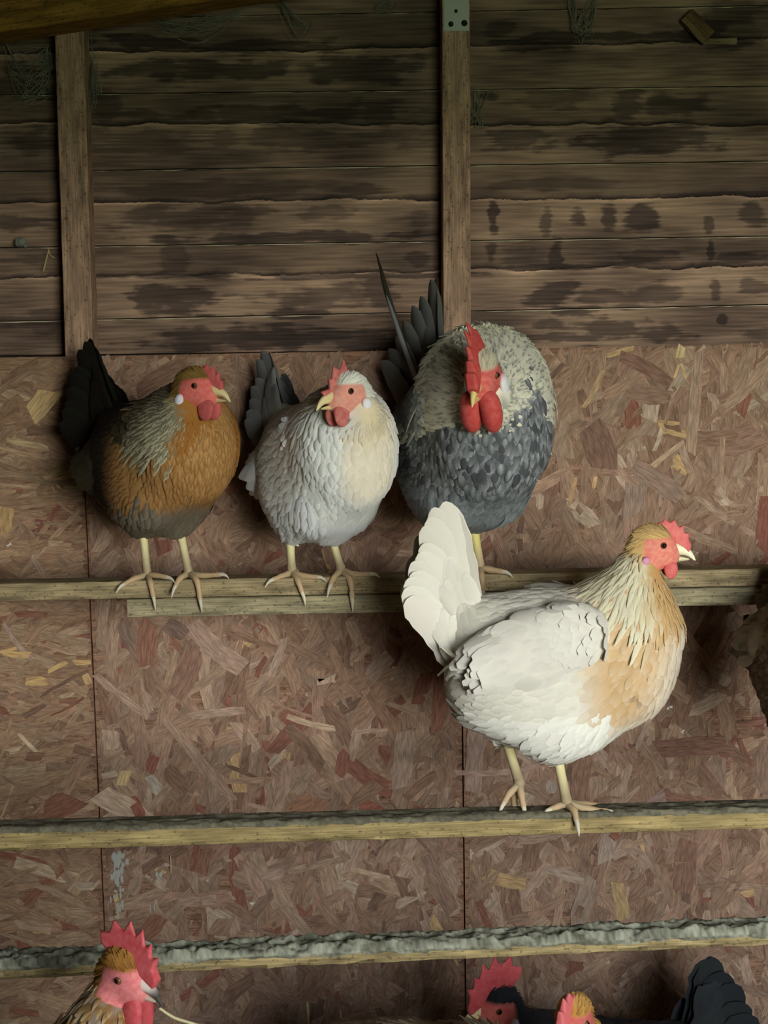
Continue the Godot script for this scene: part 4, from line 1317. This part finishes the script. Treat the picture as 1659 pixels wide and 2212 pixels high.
func build_birds() -> void:
	var r := RandomNumberGenerator.new()
	r.seed = 3
	var comb_hen := pv([[0.036, -0.006], [0.042, 0.004], [0.041, 0.014], [0.036, 0.014], [0.036, 0.026], [0.030, 0.022], [0.027, 0.034], [0.021, 0.028], [0.016, 0.037], [0.011, 0.030], [0.005, 0.034], [0.002, 0.026], [-0.004, 0.027], [-0.005, 0.018], [0.014, 0.016], [0.026, 0.006]])
	var comb_cock := pv([[0.040, -0.004], [0.046, 0.008], [0.041, 0.022], [0.046, 0.036], [0.036, 0.034], [0.036, 0.052], [0.027, 0.046], [0.022, 0.068], [0.013, 0.056], [0.004, 0.074], [-0.005, 0.058], [-0.020, 0.070], [-0.024, 0.052], [-0.038, 0.050], [-0.033, 0.036], [-0.020, 0.024], [0.0, 0.017], [0.024, 0.008]])
	# 1: partridge hen at the left
	var zt := Z1 - 0.018
	bird({"name": "hen", "kind": "partridge", "label": "brown-breasted hen with black tail at the left of the top bar", "category": "hen", "group": "hens on the roost bars", "seed": 11,
		"base": P(362, 1262, Z1 - 0.02), "centre": P(342, 985, 0.205), "yaw": 0.76, "pitch": 0.12, "scale": 0.885, "cape": 900, "cape_out": 0.012, "shawl": 0.034, "wing_at": Vector3(-0.040, 0.190, 0.054), "neck_base": Vector3(0.070, 0.218, 0), "neck_r": 0.055, "head": P(424, 842, 0.322), "head_yaw": 1.12, "head_pitch": -0.06, "head_scale": 0.98,
		"comb": comb_hen, "legs": [
			[path([[300, 1100, 0.20], [308, 1150, 0.203], [318, 1238, zt]]), path([[318, 1242, zt], [290, 1250, Z1 - 0.004], [268, 1262, Z1 + 0.006]]), path([[319, 1244, zt], [325, 1260, Z1 + 0.004], [331, 1288, Z1 + 0.006]]), path([[319, 1242, zt], [338, 1243, Z1 - 0.008], [360, 1247, Z1 + 0.0]]), path([[318, 1242, zt], [318, 1240, Z1 - 0.04]])],
			[path([[380, 1100, 0.20], [388, 1145, 0.203], [407, 1234, zt]]), path([[407, 1238, zt], [388, 1250, Z1 - 0.002], [379, 1266, Z1 + 0.007]]), path([[409, 1240, zt], [425, 1255, Z1 + 0.004], [432, 1294, Z1 + 0.006]]), path([[409, 1240, zt], [440, 1243, Z1 - 0.008], [475, 1241, Z1 + 0.0]]), path([[407, 1238, zt], [397, 1236, Z1 - 0.04]])]],
		"tail_angle": 2.05, "tail": fan(8, 1.98, 2.55, 0.190, 0.13, 0.046, 0.030, C(30, 27, 23), C(26, 24, 21), r), "body_point": 0.85, "body_wid": 0.009, "thigh_y": 0.108, "hackle_label": "cream-edged dark neck feathers"})
	# 2: white hen
	bird({"name": "hen", "kind": "white", "label": "white hen with buff breast and grey tail looking left on the top bar", "category": "hen", "group": "hens on the roost bars", "seed": 12,
		"base": P(690, 1262, Z1 - 0.02), "centre": P(696, 995, 0.212), "yaw": 0.52, "pitch": 0.16, "scale": 0.93, "wide": 0.93, "wing_at": Vector3(-0.042, 0.192, 0.052), "cape": 420, "neck_base": Vector3(0.066, 0.214, 0), "neck_r": 0.054, "head": P(753, 853, 0.345), "head_yaw": -0.98, "head_pitch": -0.10, "head_scale": 0.98,
		"comb": pv([[0.036, -0.004], [0.044, 0.010], [0.038, 0.011], [0.030, 0.012], [0.030, 0.026], [0.025, 0.024], [0.020, 0.042], [0.010, 0.034], [0.002, 0.050], [-0.003, 0.030], [-0.004, 0.018], [0.014, 0.016], [0.026, 0.006]]),
		"comb_thick": 0.0034, "lobe_col": C(214, 216, 226), "lobe": Vector3(0.0075, 0.0095, 0.0045), "skin2": C(206, 150, 130), "skin": C(200, 128, 112), "legs": [
			[path([[628, 1120, 0.20], [627, 1165, 0.203], [630, 1228, zt]]), path([[630, 1236, zt], [606, 1246, Z1 - 0.006], [590, 1252, Z1 + 0.002]]), path([[632, 1238, zt], [644, 1256, Z1 + 0.004], [652, 1278, Z1 + 0.006]]), path([[632, 1236, zt], [655, 1244, Z1 - 0.006], [686, 1247, Z1 + 0.002]]), path([[630, 1236, zt], [640, 1234, Z1 - 0.04]])],
			[path([[714, 1120, 0.20], [717, 1160, 0.203], [736, 1226, zt]]), path([[736, 1232, zt], [720, 1250, Z1 - 0.002], [714, 1264, Z1 + 0.007]]), path([[740, 1236, zt], [757, 1256, Z1 + 0.004], [760, 1290, Z1 + 0.006]]), path([[740, 1232, zt], [768, 1241, Z1 - 0.008], [800, 1240, Z1 + 0.0]]), path([[736, 1232, zt], [712, 1240, Z1 - 0.04]])]],
		"tail_angle": 2.0, "tail": fan(7, 1.95, 2.4, 0.175, 0.12, 0.042, 0.022, C(116, 116, 113), C(108, 109, 107), r), "hackle_label": "white and buff neck feathers"})
	# 3: grey rooster
	bird({"name": "rooster", "kind": "grey", "label": "grey rooster with cream hackle facing the camera, head lowered", "category": "rooster", "seed": 13,
		"base": P(990, 1240, Z1 - 0.02), "centre": P(1010, 950, 0.228), "yaw": 0.30, "pitch": 0.10, "scale": 1.05, "wide": 1.0, "shawl_n": 0.75, "head": P(1044, 815, 0.41), "head_yaw": -0.42, "head_pitch": -0.40, "head_scale": 1.08, "neck_base": Vector3(0.060, 0.252, 0.0), "neck_r": 0.074,
		"comb": pv([[0.040, -0.004], [0.046, 0.006], [0.042, 0.014], [0.040, 0.022], [0.034, 0.022], [0.032, 0.034], [0.025, 0.032], [0.020, 0.048], [0.012, 0.042], [0.004, 0.062], [-0.004, 0.050], [-0.012, 0.066], [-0.020, 0.052], [-0.026, 0.050], [-0.024, 0.034], [-0.014, 0.022], [0.0, 0.017], [0.024, 0.008]]), "comb_lean": -4.0, "comb_thick": 0.0065,
		"wattle": Vector3(0.013, 0.023, 0.0125), "wattle_at": Vector3(0.024, -0.036, 0.0125), "lobe_col": C(222, 226, 226), "lobe": Vector3(0.010, 0.017, 0.0045), "lobe_at": Vector3(-0.008, -0.013, 0.0215), "red": C(168, 50, 50), "skin": C(180, 72, 70), "horn": C(206, 184, 120), "body_wid": 0.011, "body_len": 0.9, "cape": 1500, "cape_front": 0.75, "shawl": 0.05, "leg_col": C(196, 184, 110), "legs": [
			[path([[1018, 1080, 0.2], [1022, 1128, 0.203], [1036, 1222, zt]]), path([[1036, 1226, zt], [1015, 1236, Z1 - 0.004], [1003, 1248, Z1 + 0.006]]), path([[1037, 1228, zt], [1040, 1246, Z1 + 0.004], [1043, 1274, Z1 + 0.006]]), path([[1037, 1226, zt], [1060, 1231, Z1 - 0.008], [1085, 1235, Z1]])],
			[path([[950, 1080, 0.2], [948, 1130, 0.203], [948, 1226, zt]]), path([[948, 1228, zt], [930, 1238, Z1 - 0.004], [915, 1250, Z1 + 0.006]]), path([[949, 1230, zt], [952, 1250, Z1 + 0.004], [955, 1276, Z1 + 0.006]]), path([[949, 1228, zt], [970, 1233, Z1 - 0.008], [992, 1238, Z1]])]],
		"tail_angle": 1.8, "hackle_label": "cream and grey neck cape",
		"tail": fan(7, 1.60, 2.10, 0.19, 0.14, 0.044, 0.040, C(96, 97, 92), C(112, 113, 108), r) + [[0, 0, 1.66, 0.232, 0.012, 0.062, C(76, 72, 60), C(64, 60, 50), 0.012], [0, 0, 1.62, 0.17, 0.014, 0.056, C(190, 196, 200), C(150, 154, 156), 0.01], [0, 0, 1.64, 0.20, 0.016, 0.060, C(60, 58, 50), C(70, 68, 58), 0.01]]})
	# 4: cream hen in profile on the middle bar
	var z2 := Z2 - 0.016
	bird({"name": "hen", "kind": "cream", "label": "cream hen with golden breast walking right on the middle bar", "category": "hen", "group": "hens on the roost bars", "seed": 14,
		"base": P(1200, 1770, Z2 - 0.019), "centre": P(1206, 1428, Z2 - 0.02), "yaw": 1.52, "pitch": 0.0, "scale": 1.0, "head": P(1412, 1184, Z2 - 0.01), "head_yaw": 1.5, "head_pitch": -0.05, "head_scale": 1.0, "neck_base": Vector3(0.082, 0.246, 0), "neck_r": 0.060, "cell": 0.008,
		"comb": pv([[0.044, -0.006], [0.047, 0.006], [0.043, 0.012], [0.044, 0.022], [0.037, 0.021], [0.036, 0.032], [0.030, 0.028], [0.024, 0.038], [0.018, 0.034], [0.012, 0.039], [0.007, 0.033], [0.002, 0.032], [0.003, 0.022], [0.018, 0.016], [0.030, 0.004]]), "skin": C(196, 100, 88), "skin2": C(208, 138, 118), "red": C(186, 76, 80), "horn": C(226, 214, 178), "wattle": Vector3(0.008, 0.010, 0.004), "lobe_col": C(188, 132, 158), "lobe": Vector3(0.0055, 0.0060, 0.003), "legs": [
			[path([[1196, 1560, z2 + 0.01], [1203, 1625, z2 + 0.01], [1223, 1728, z2]]), path([[1223, 1735, z2], [1205, 1742, z2], [1190, 1748, z2 + 0.004]]), path([[1226, 1738, z2], [1240, 1752, Z2 - 0.002], [1245, 1772, Z2 + 0.007]]), path([[1226, 1736, z2], [1272, 1748, z2 + 0.004], [1312, 1753, z2 + 0.008]]), path([[1226, 1736, z2], [1262, 1738, z2 - 0.012], [1290, 1740, z2 - 0.02]])],
			[path([[1098, 1535, z2 - 0.045], [1096, 1600, z2 - 0.045], [1122, 1690, z2 - 0.012]]), path([[1122, 1694, z2 - 0.012], [1126, 1716, z2 - 0.004], [1131, 1742, z2 + 0.002]]), path([[1122, 1694, z2 - 0.012], [1102, 1712, z2 - 0.008], [1090, 1732, z2 - 0.004]]), path([[1122, 1694, z2 - 0.012], [1112, 1716, z2 - 0.02], [1112, 1738, z2 - 0.02]])]],
		"tail_root": Vector3(-0.118, 0.205, 0), "cape": 110, "cape_front": 0.2, "shawl": 0.006, "tail_angle": 1.85, "tail": fan(11, 1.74, 2.18, 0.194, 0.125, 0.040, 0.026, C(192, 185, 169), C(197, 192, 178), r, -0.008), "wing_angle": 0.26, "wing_at": Vector3(-0.036, 0.216, 0.066), "wing_size": 0.86, "hackle_label": "cream and golden neck feathers"})
	# 5: brown rooster at the lower left, standing on the floor
	var h5 := P(270, 2108, 0.80)
	bird({"name": "rooster", "kind": "brown_rooster", "label": "brown rooster with tall red comb at the lower left corner", "category": "rooster", "seed": 15, "density": 0.7,
		"base": Vector3(h5.x - 0.06, 0, 0.80), "centre": Vector3(h5.x - 0.12, h5.y - 0.18, 0.80), "yaw": 0.95, "scale": 1.05, "head": h5, "head_yaw": 0.95, "head_pitch": -0.10, "head_scale": 0.94, "cape": 300, "neck_base": Vector3(0.075, 0.25, 0),
		"comb": Transform2D(0.12, Vector2(1.0, 0.82), 0.0, Vector2(0.002, 0.0)) * comb_cock, "comb_lean": 2.0, "comb_thick": 0.005, "red": C(168, 52, 60), "skin": C(180, 92, 92), "skin2": C(196, 122, 118), "wattle": Vector3(0.013, 0.024, 0.006), "wattle_at": Vector3(0.020, -0.040, 0.009), "lobe_col": C(188, 108, 116), "lobe": Vector3(0.006, 0.016, 0.004), "lobe_at": Vector3(-0.010, -0.016, 0.0185), "horn": C(214, 202, 190), "horn_tip": C(70, 66, 62), "tail": [], "legs": floor_legs(h5.x - 0.12, 0.80, 0.95, h5.y - 0.18)})
	# 6: black hen under the lowest bar, facing left
	var c6 := P(1352, 2368, 0.24)
	bird({"name": "hen", "kind": "black", "label": "black hen with raised tail below the lowest bar at the right", "category": "hen", "group": "hens on the floor", "seed": 16, "density": 0.6, "near": false, "cell": 0.012,
		"base": Vector3(c6.x, 0, 0.24), "centre": c6, "yaw": -1.45, "scale": 1.1, "head": P(1076, 2178, 0.29), "head_yaw": -1.2, "head_scale": 1.1, "comb": comb_cock, "red": C(170, 54, 66), "lobe_col": C(190, 180, 186), "tail_angle": 1.95, "tail": fan(6, 1.75, 2.2, 0.15, 0.12, 0.05, 0.03, C(28, 30, 32), C(34, 36, 38), r), "legs": floor_legs(c6.x, 0.24, -1.45, c6.y)})
	# 7: golden hen in front of it
	var h7 := P(1240, 2206, 0.54)
	bird({"name": "hen", "kind": "gold", "label": "golden-headed hen with pink comb at the bottom edge", "category": "hen", "group": "hens on the floor", "seed": 17, "density": 0.6, "near": true, "cell": 0.012,
		"base": Vector3(h7.x + 0.1, 0, 0.54), "centre": Vector3(h7.x + 0.11, h7.y - 0.15, 0.54), "yaw": -1.3, "scale": 1.0, "head": h7, "head_yaw": -0.6, "head_scale": 1.05, "comb": pv([[0.040, -0.004], [0.044, 0.010], [0.040, 0.018], [0.040, 0.030], [0.033, 0.028], [0.030, 0.042], [0.022, 0.034], [0.014, 0.042], [0.008, 0.034], [0.0, 0.034], [0.0, 0.018], [0.024, 0.008]]), "comb_thick": 0.005, "red": C(212, 104, 106), "tail": [], "legs": floor_legs(h7.x + 0.11, 0.54, -1.3, h7.y - 0.15)})
	# 8: brown hen whose back just shows at the bottom edge
	var c8 := P(915, 2375, 0.50)
	bird({"name": "hen", "kind": "mottled", "label": "mottled brown hen whose back shows at the bottom edge", "category": "hen", "group": "hens on the floor", "seed": 18, "density": 0.6, "near": false, "cell": 0.012,
		"base": Vector3(c8.x, 0, 0.50), "centre": c8, "yaw": 0.9, "scale": 0.95, "head": c8 + Vector3(0.11, -0.02, 0.13), "head_yaw": 0.9, "head_pitch": -0.8, "comb": comb_hen, "tail": [], "tail_angle": 2.9, "legs": floor_legs(c8.x, 0.50, 0.9, c8.y)})
	# 9: hen on the middle bar, only its wing edge is in the picture
	var c9 := P(1800, 1430, Z2 - 0.02)
	bird({"name": "hen", "kind": "mottled", "label": "mottled hen on the middle bar cut off by the right edge", "category": "hen", "group": "hens on the roost bars", "seed": 19, "density": 0.7, "near": false, "cell": 0.012,
		"base": P(1768, 1765, Z2 - 0.02), "centre": c9, "yaw": 0.12, "scale": 1.0, "head": c9 + Vector3(0.03, 0.13, 0.12), "head_yaw": 0.6, "comb": comb_hen, "tail": fan(5, 1.9, 2.4, 0.10, 0.08, 0.04, 0.02, C(80, 70, 56), C(96, 84, 66), r),
		"legs": [[path([[1735, 1560, Z2 - 0.02], [1735, 1640, Z2 - 0.02], [1735, 1738, z2]]), path([[1735, 1742, z2], [1720, 1748, Z2 - 0.004], [1705, 1760, Z2 + 0.006]]), path([[1735, 1742, z2], [1738, 1752, Z2 + 0.004], [1740, 1776, Z2 + 0.006]]), path([[1735, 1742, z2], [1760, 1744, Z2 - 0.006], [1775, 1746, Z2]])], [path([[1800, 1560, Z2 - 0.02], [1800, 1640, Z2 - 0.02], [1800, 1736, z2]]), path([[1800, 1740, z2], [1790, 1746, Z2 - 0.004], [1780, 1758, Z2 + 0.006]]), path([[1800, 1740, z2], [1804, 1750, Z2 + 0.004], [1806, 1774, Z2 + 0.006]])]]})

# plain legs for a bird that stands on the floor
func floor_legs(x: float, z: float, yaw: float, cy: float) -> Array:
	var f := Vector3(sin(yaw), 0, cos(yaw))
	var s := f.cross(Vector3.UP)
	var out := []
	for k in [-1.0, 1.0]:
		var a: Vector3 = Vector3(x, 0, z) + s * 0.035 * k
		var y := 0.007
		out.append([[a + Vector3(0, cy - 0.06, 0) - f * 0.01, a + Vector3(0, maxf(cy * 0.5, 0.06), 0) - f * 0.02, a + Vector3(0, y + 0.006, 0)],
			[a + Vector3(0, y, 0), a + f * 0.03 + Vector3(0, y, 0), a + f * 0.055 + Vector3(0, y, 0)],
			[a + Vector3(0, y, 0), a + f * 0.025 + s * 0.018 + Vector3(0, y, 0), a + f * 0.042 + s * 0.032 + Vector3(0, y, 0)],
			[a + Vector3(0, y, 0), a + f * 0.025 - s * 0.018 + Vector3(0, y, 0), a + f * 0.042 - s * 0.032 + Vector3(0, y, 0)]])
	return out

func straw(pts: Array, rad: float, label: String, col := C(186, 170, 116)) -> void:
	var q := smooth_path(path(pts), 5)
	var o := thing("straw_stem", q[0], label, "straw", "loose straw")
	var g := Geo.new()
	var rr := []
	for k in q.size(): rr.append(rad * (1.0 - 0.3 * k / q.size()))
	tube(g, q, rr, 7, [col])
	put("stem", g.mesh(o.position), M.plain, o)

func cobweb(seedv: int, anchors: Array, z: float, n: int, label: String) -> void:
	# threads spun between anchor points, with a few cross threads and dust lumps
	var r := RandomNumberGenerator.new()
	r.seed = seedv
	var c: Vector3 = P(anchors[0][0], anchors[0][1], z)
	var o := thing("cobweb", c, label, "cobweb", "cobwebs")
	var g := Geo.new()
	var col := C(120, 120, 108)
	for k in n:
		var a: Array = anchors[r.randi() % anchors.size()]; var b: Array = anchors[r.randi() % anchors.size()]
		if a == b: continue
		var pa := P(a[0] + r.randfn(0, 7), a[1] + r.randfn(0, 7), z + r.randf_range(-0.012, 0.012))
		var pb := P(b[0] + r.randfn(0, 7), b[1] + r.randfn(0, 7), z + r.randf_range(-0.012, 0.012))
		var mid := (pa + pb) * 0.5 + Vector3(r.randfn(0, 0.004), -pa.distance_to(pb) * r.randf_range(0.05, 0.3), 0)
		var q := smooth_path([pa, mid, pb], 6)
		var rr := []
		for j in q.size(): rr.append(0.00022 + absf(r.randfn(0, 0.00028)))
		tube(g, q, rr, 4, [col])
	var m := put("threads", g.mesh(o.position), M.plain, o)
	m.set_meta("kind", "stuff")

func build_small_things() -> void:
	straw([[94, 585, -0.04], [100, 560, -0.035], [106, 538, -0.03]], 0.0012, "short yellow straw caught on the boards left of the left stud")
	straw([[118, 557, -0.045], [110, 552, -0.04], [104, 540, -0.035]], 0.0008, "thin straw bit crossing a yellow straw beside the left stud")
	straw([[672, 2290, 0.10], [667, 2220, 0.06], [664, 2164, 0.03]], 0.0022, "upright straw stem at the bottom edge left of centre")
	straw([[740, 2290, 0.10], [738, 2230, 0.06], [735, 2182, 0.03]], 0.0018, "shorter straw stem right of the upright one at the bottom edge")
	straw([[480, 2240, 0.84], [425, 2214, 0.84], [378, 2199, 0.84], [345, 2178, 0.84]], 0.0018, "long straw stem hanging from the brown rooster's beak", C(176, 166, 128))
	straw([[369, 1886, 0.005], [369, 1866, 0.005], [368, 1848, 0.006]], 0.001, "small upright straw on the chipboard under the middle bar")
	cobweb(3, [[0, 70], [20, 150], [50, 215], [108, 190], [100, 110], [60, 170], [112, 140]], -0.045, 60, "grey cobweb in the upper left corner beside the stud")
	cobweb(4, [[335, 45], [360, 55], [410, 60], [470, 42], [440, 30], [520, 26]], -0.045, 46, "grey cobweb hanging under the rafter between the studs")
	cobweb(5, [[600, 0], [622, 22], [648, 55], [640, 85], [600, -10], [660, 50]], -0.045, 26, "small cobweb at the top edge left of the nail plate")
	cobweb(6, [[1232, -20], [1290, -20], [1262, 40], [1250, 84], [1275, 70], [1244, 62]], -0.045, 50, "tufted cobweb dangling at the top edge right of the nail plate")
	cobweb(7, [[186, 70], [205, 130], [198, 215], [215, 200], [190, 170], [186, 240]], -0.045, 40, "cobweb along the right side of the left stud")
	cobweb(8, [[1026, 190], [1060, 195], [1034, 230], [1040, 275], [1024, 260]], -0.05, 34, "cobweb along the right side of the middle stud")
	cobweb(9, [[828, 0], [840, 10], [815, 18], [850, -8]], -0.045, 20, "tiny cobweb tuft at the top edge beside the nail plate stud")
	# clump of dust on the left boards
	var p := P(47, 525, -0.046)
	var o := thing("dust_clump", p, "pale dust clump stuck to the boards at the left edge", "dust")
	var g := Geo.new()
	var r := RandomNumberGenerator.new()
	r.seed = 4
	for k in 9: ball(g, p + Vector3(r.randfn(0, 0.006), r.randfn(0, 0.0035), r.randfn(0, 0.002)), r.randf_range(0.003, 0.006), C(120, 120, 112))
	put("clump", g.mesh(o.position), M.plain, o)
	# wood chip wedged on the boards at the upper right
	p = P(1500, 62, -0.048)
	o = thing("wood_wedge", p, "split wood chip wedged against the boards at the upper right", "wood")
	g = Geo.new()
	beam(g, P(1482, 34, -0.048), P(1530, 84, -0.044), Vector3.BACK, 0.026, 0.012, 0.003, 8, 0.0015, C(120, 96, 66), 4)
	put("chip", g.mesh(o.position), M.wood, o)
	g = Geo.new()
	beam(g, P(1516, 90, -0.048), P(1590, 90, -0.046), Vector3.BACK, 0.010, 0.010, 0.002, 8, 0.001, C(150, 130, 100), 5)
	put("splinter", g.mesh(o.position), M.wood, o)
	# small down feathers and droppings stuck to the chipboard
	var spots := [[1446, 1527, 8, "white down feather on the chipboard right of the cream hen"], [545, 1950, 6, "white fleck on the chipboard between the lower bars"], [20, 1176, 6, "white fleck on the chipboard at the left edge above the top bar"], [1475, 1580, 5, "pale down wisp below the cream hen's breast"]]
	for s in spots:
		p = P(s[0], s[1], 0.004)
		o = thing("down_feather", p, s[3], "feather", "feather bits on the chipboard")
		g = Geo.new()
		for k in 5:
			var a := r.randf() * TAU
			feather(g, p, Vector3(cos(a), sin(a), 0.1).normalized(), Vector3.BACK, s[2] / 1370.0, 0.002, 0.001, 0.0, C(206, 204, 196), C(206, 204, 196), C(206, 204, 196), 0.8)
		put("barbs", g.mesh(o.position), M.feather, o)
	# dried splash of droppings running down the panel below the middle bar
	p = P(256, 1900, 0.0022)
	o = thing("dropping_splash", p, "pale dried splash running down the chipboard under the middle bar", "droppings")
	g = Geo.new()
	for k in 70:
		var f := r.randf()
		var q := P(256 + r.randfn(0, 7.0) + (80 if r.randf() < 0.12 else 0), lerpf(1846, 1990, f * f), 0.0024)
		var w := r.randf_range(0.001, 0.0045) * (1.2 - f * 0.7); var h := r.randf_range(0.002, 0.009)
		var b0 := g.v.size()
		g.add(q + Vector3(0, 0, 0.0007), Vector3.BACK, C(160, 160, 150))
		for j in 8:
			var a := -TAU * j / 8.0
			g.add(q + Vector3(cos(a) * w * r.randf_range(0.7, 1.2), sin(a) * h * r.randf_range(0.7, 1.2), 0), Vector3.BACK, C(150, 150, 140))
		for j in 8: g.tri(b0, b0 + 1 + j, b0 + 1 + (j + 1) % 8)
	put("splash", g.mesh(o.position), M.plain, o).set_meta("kind", "stuff")
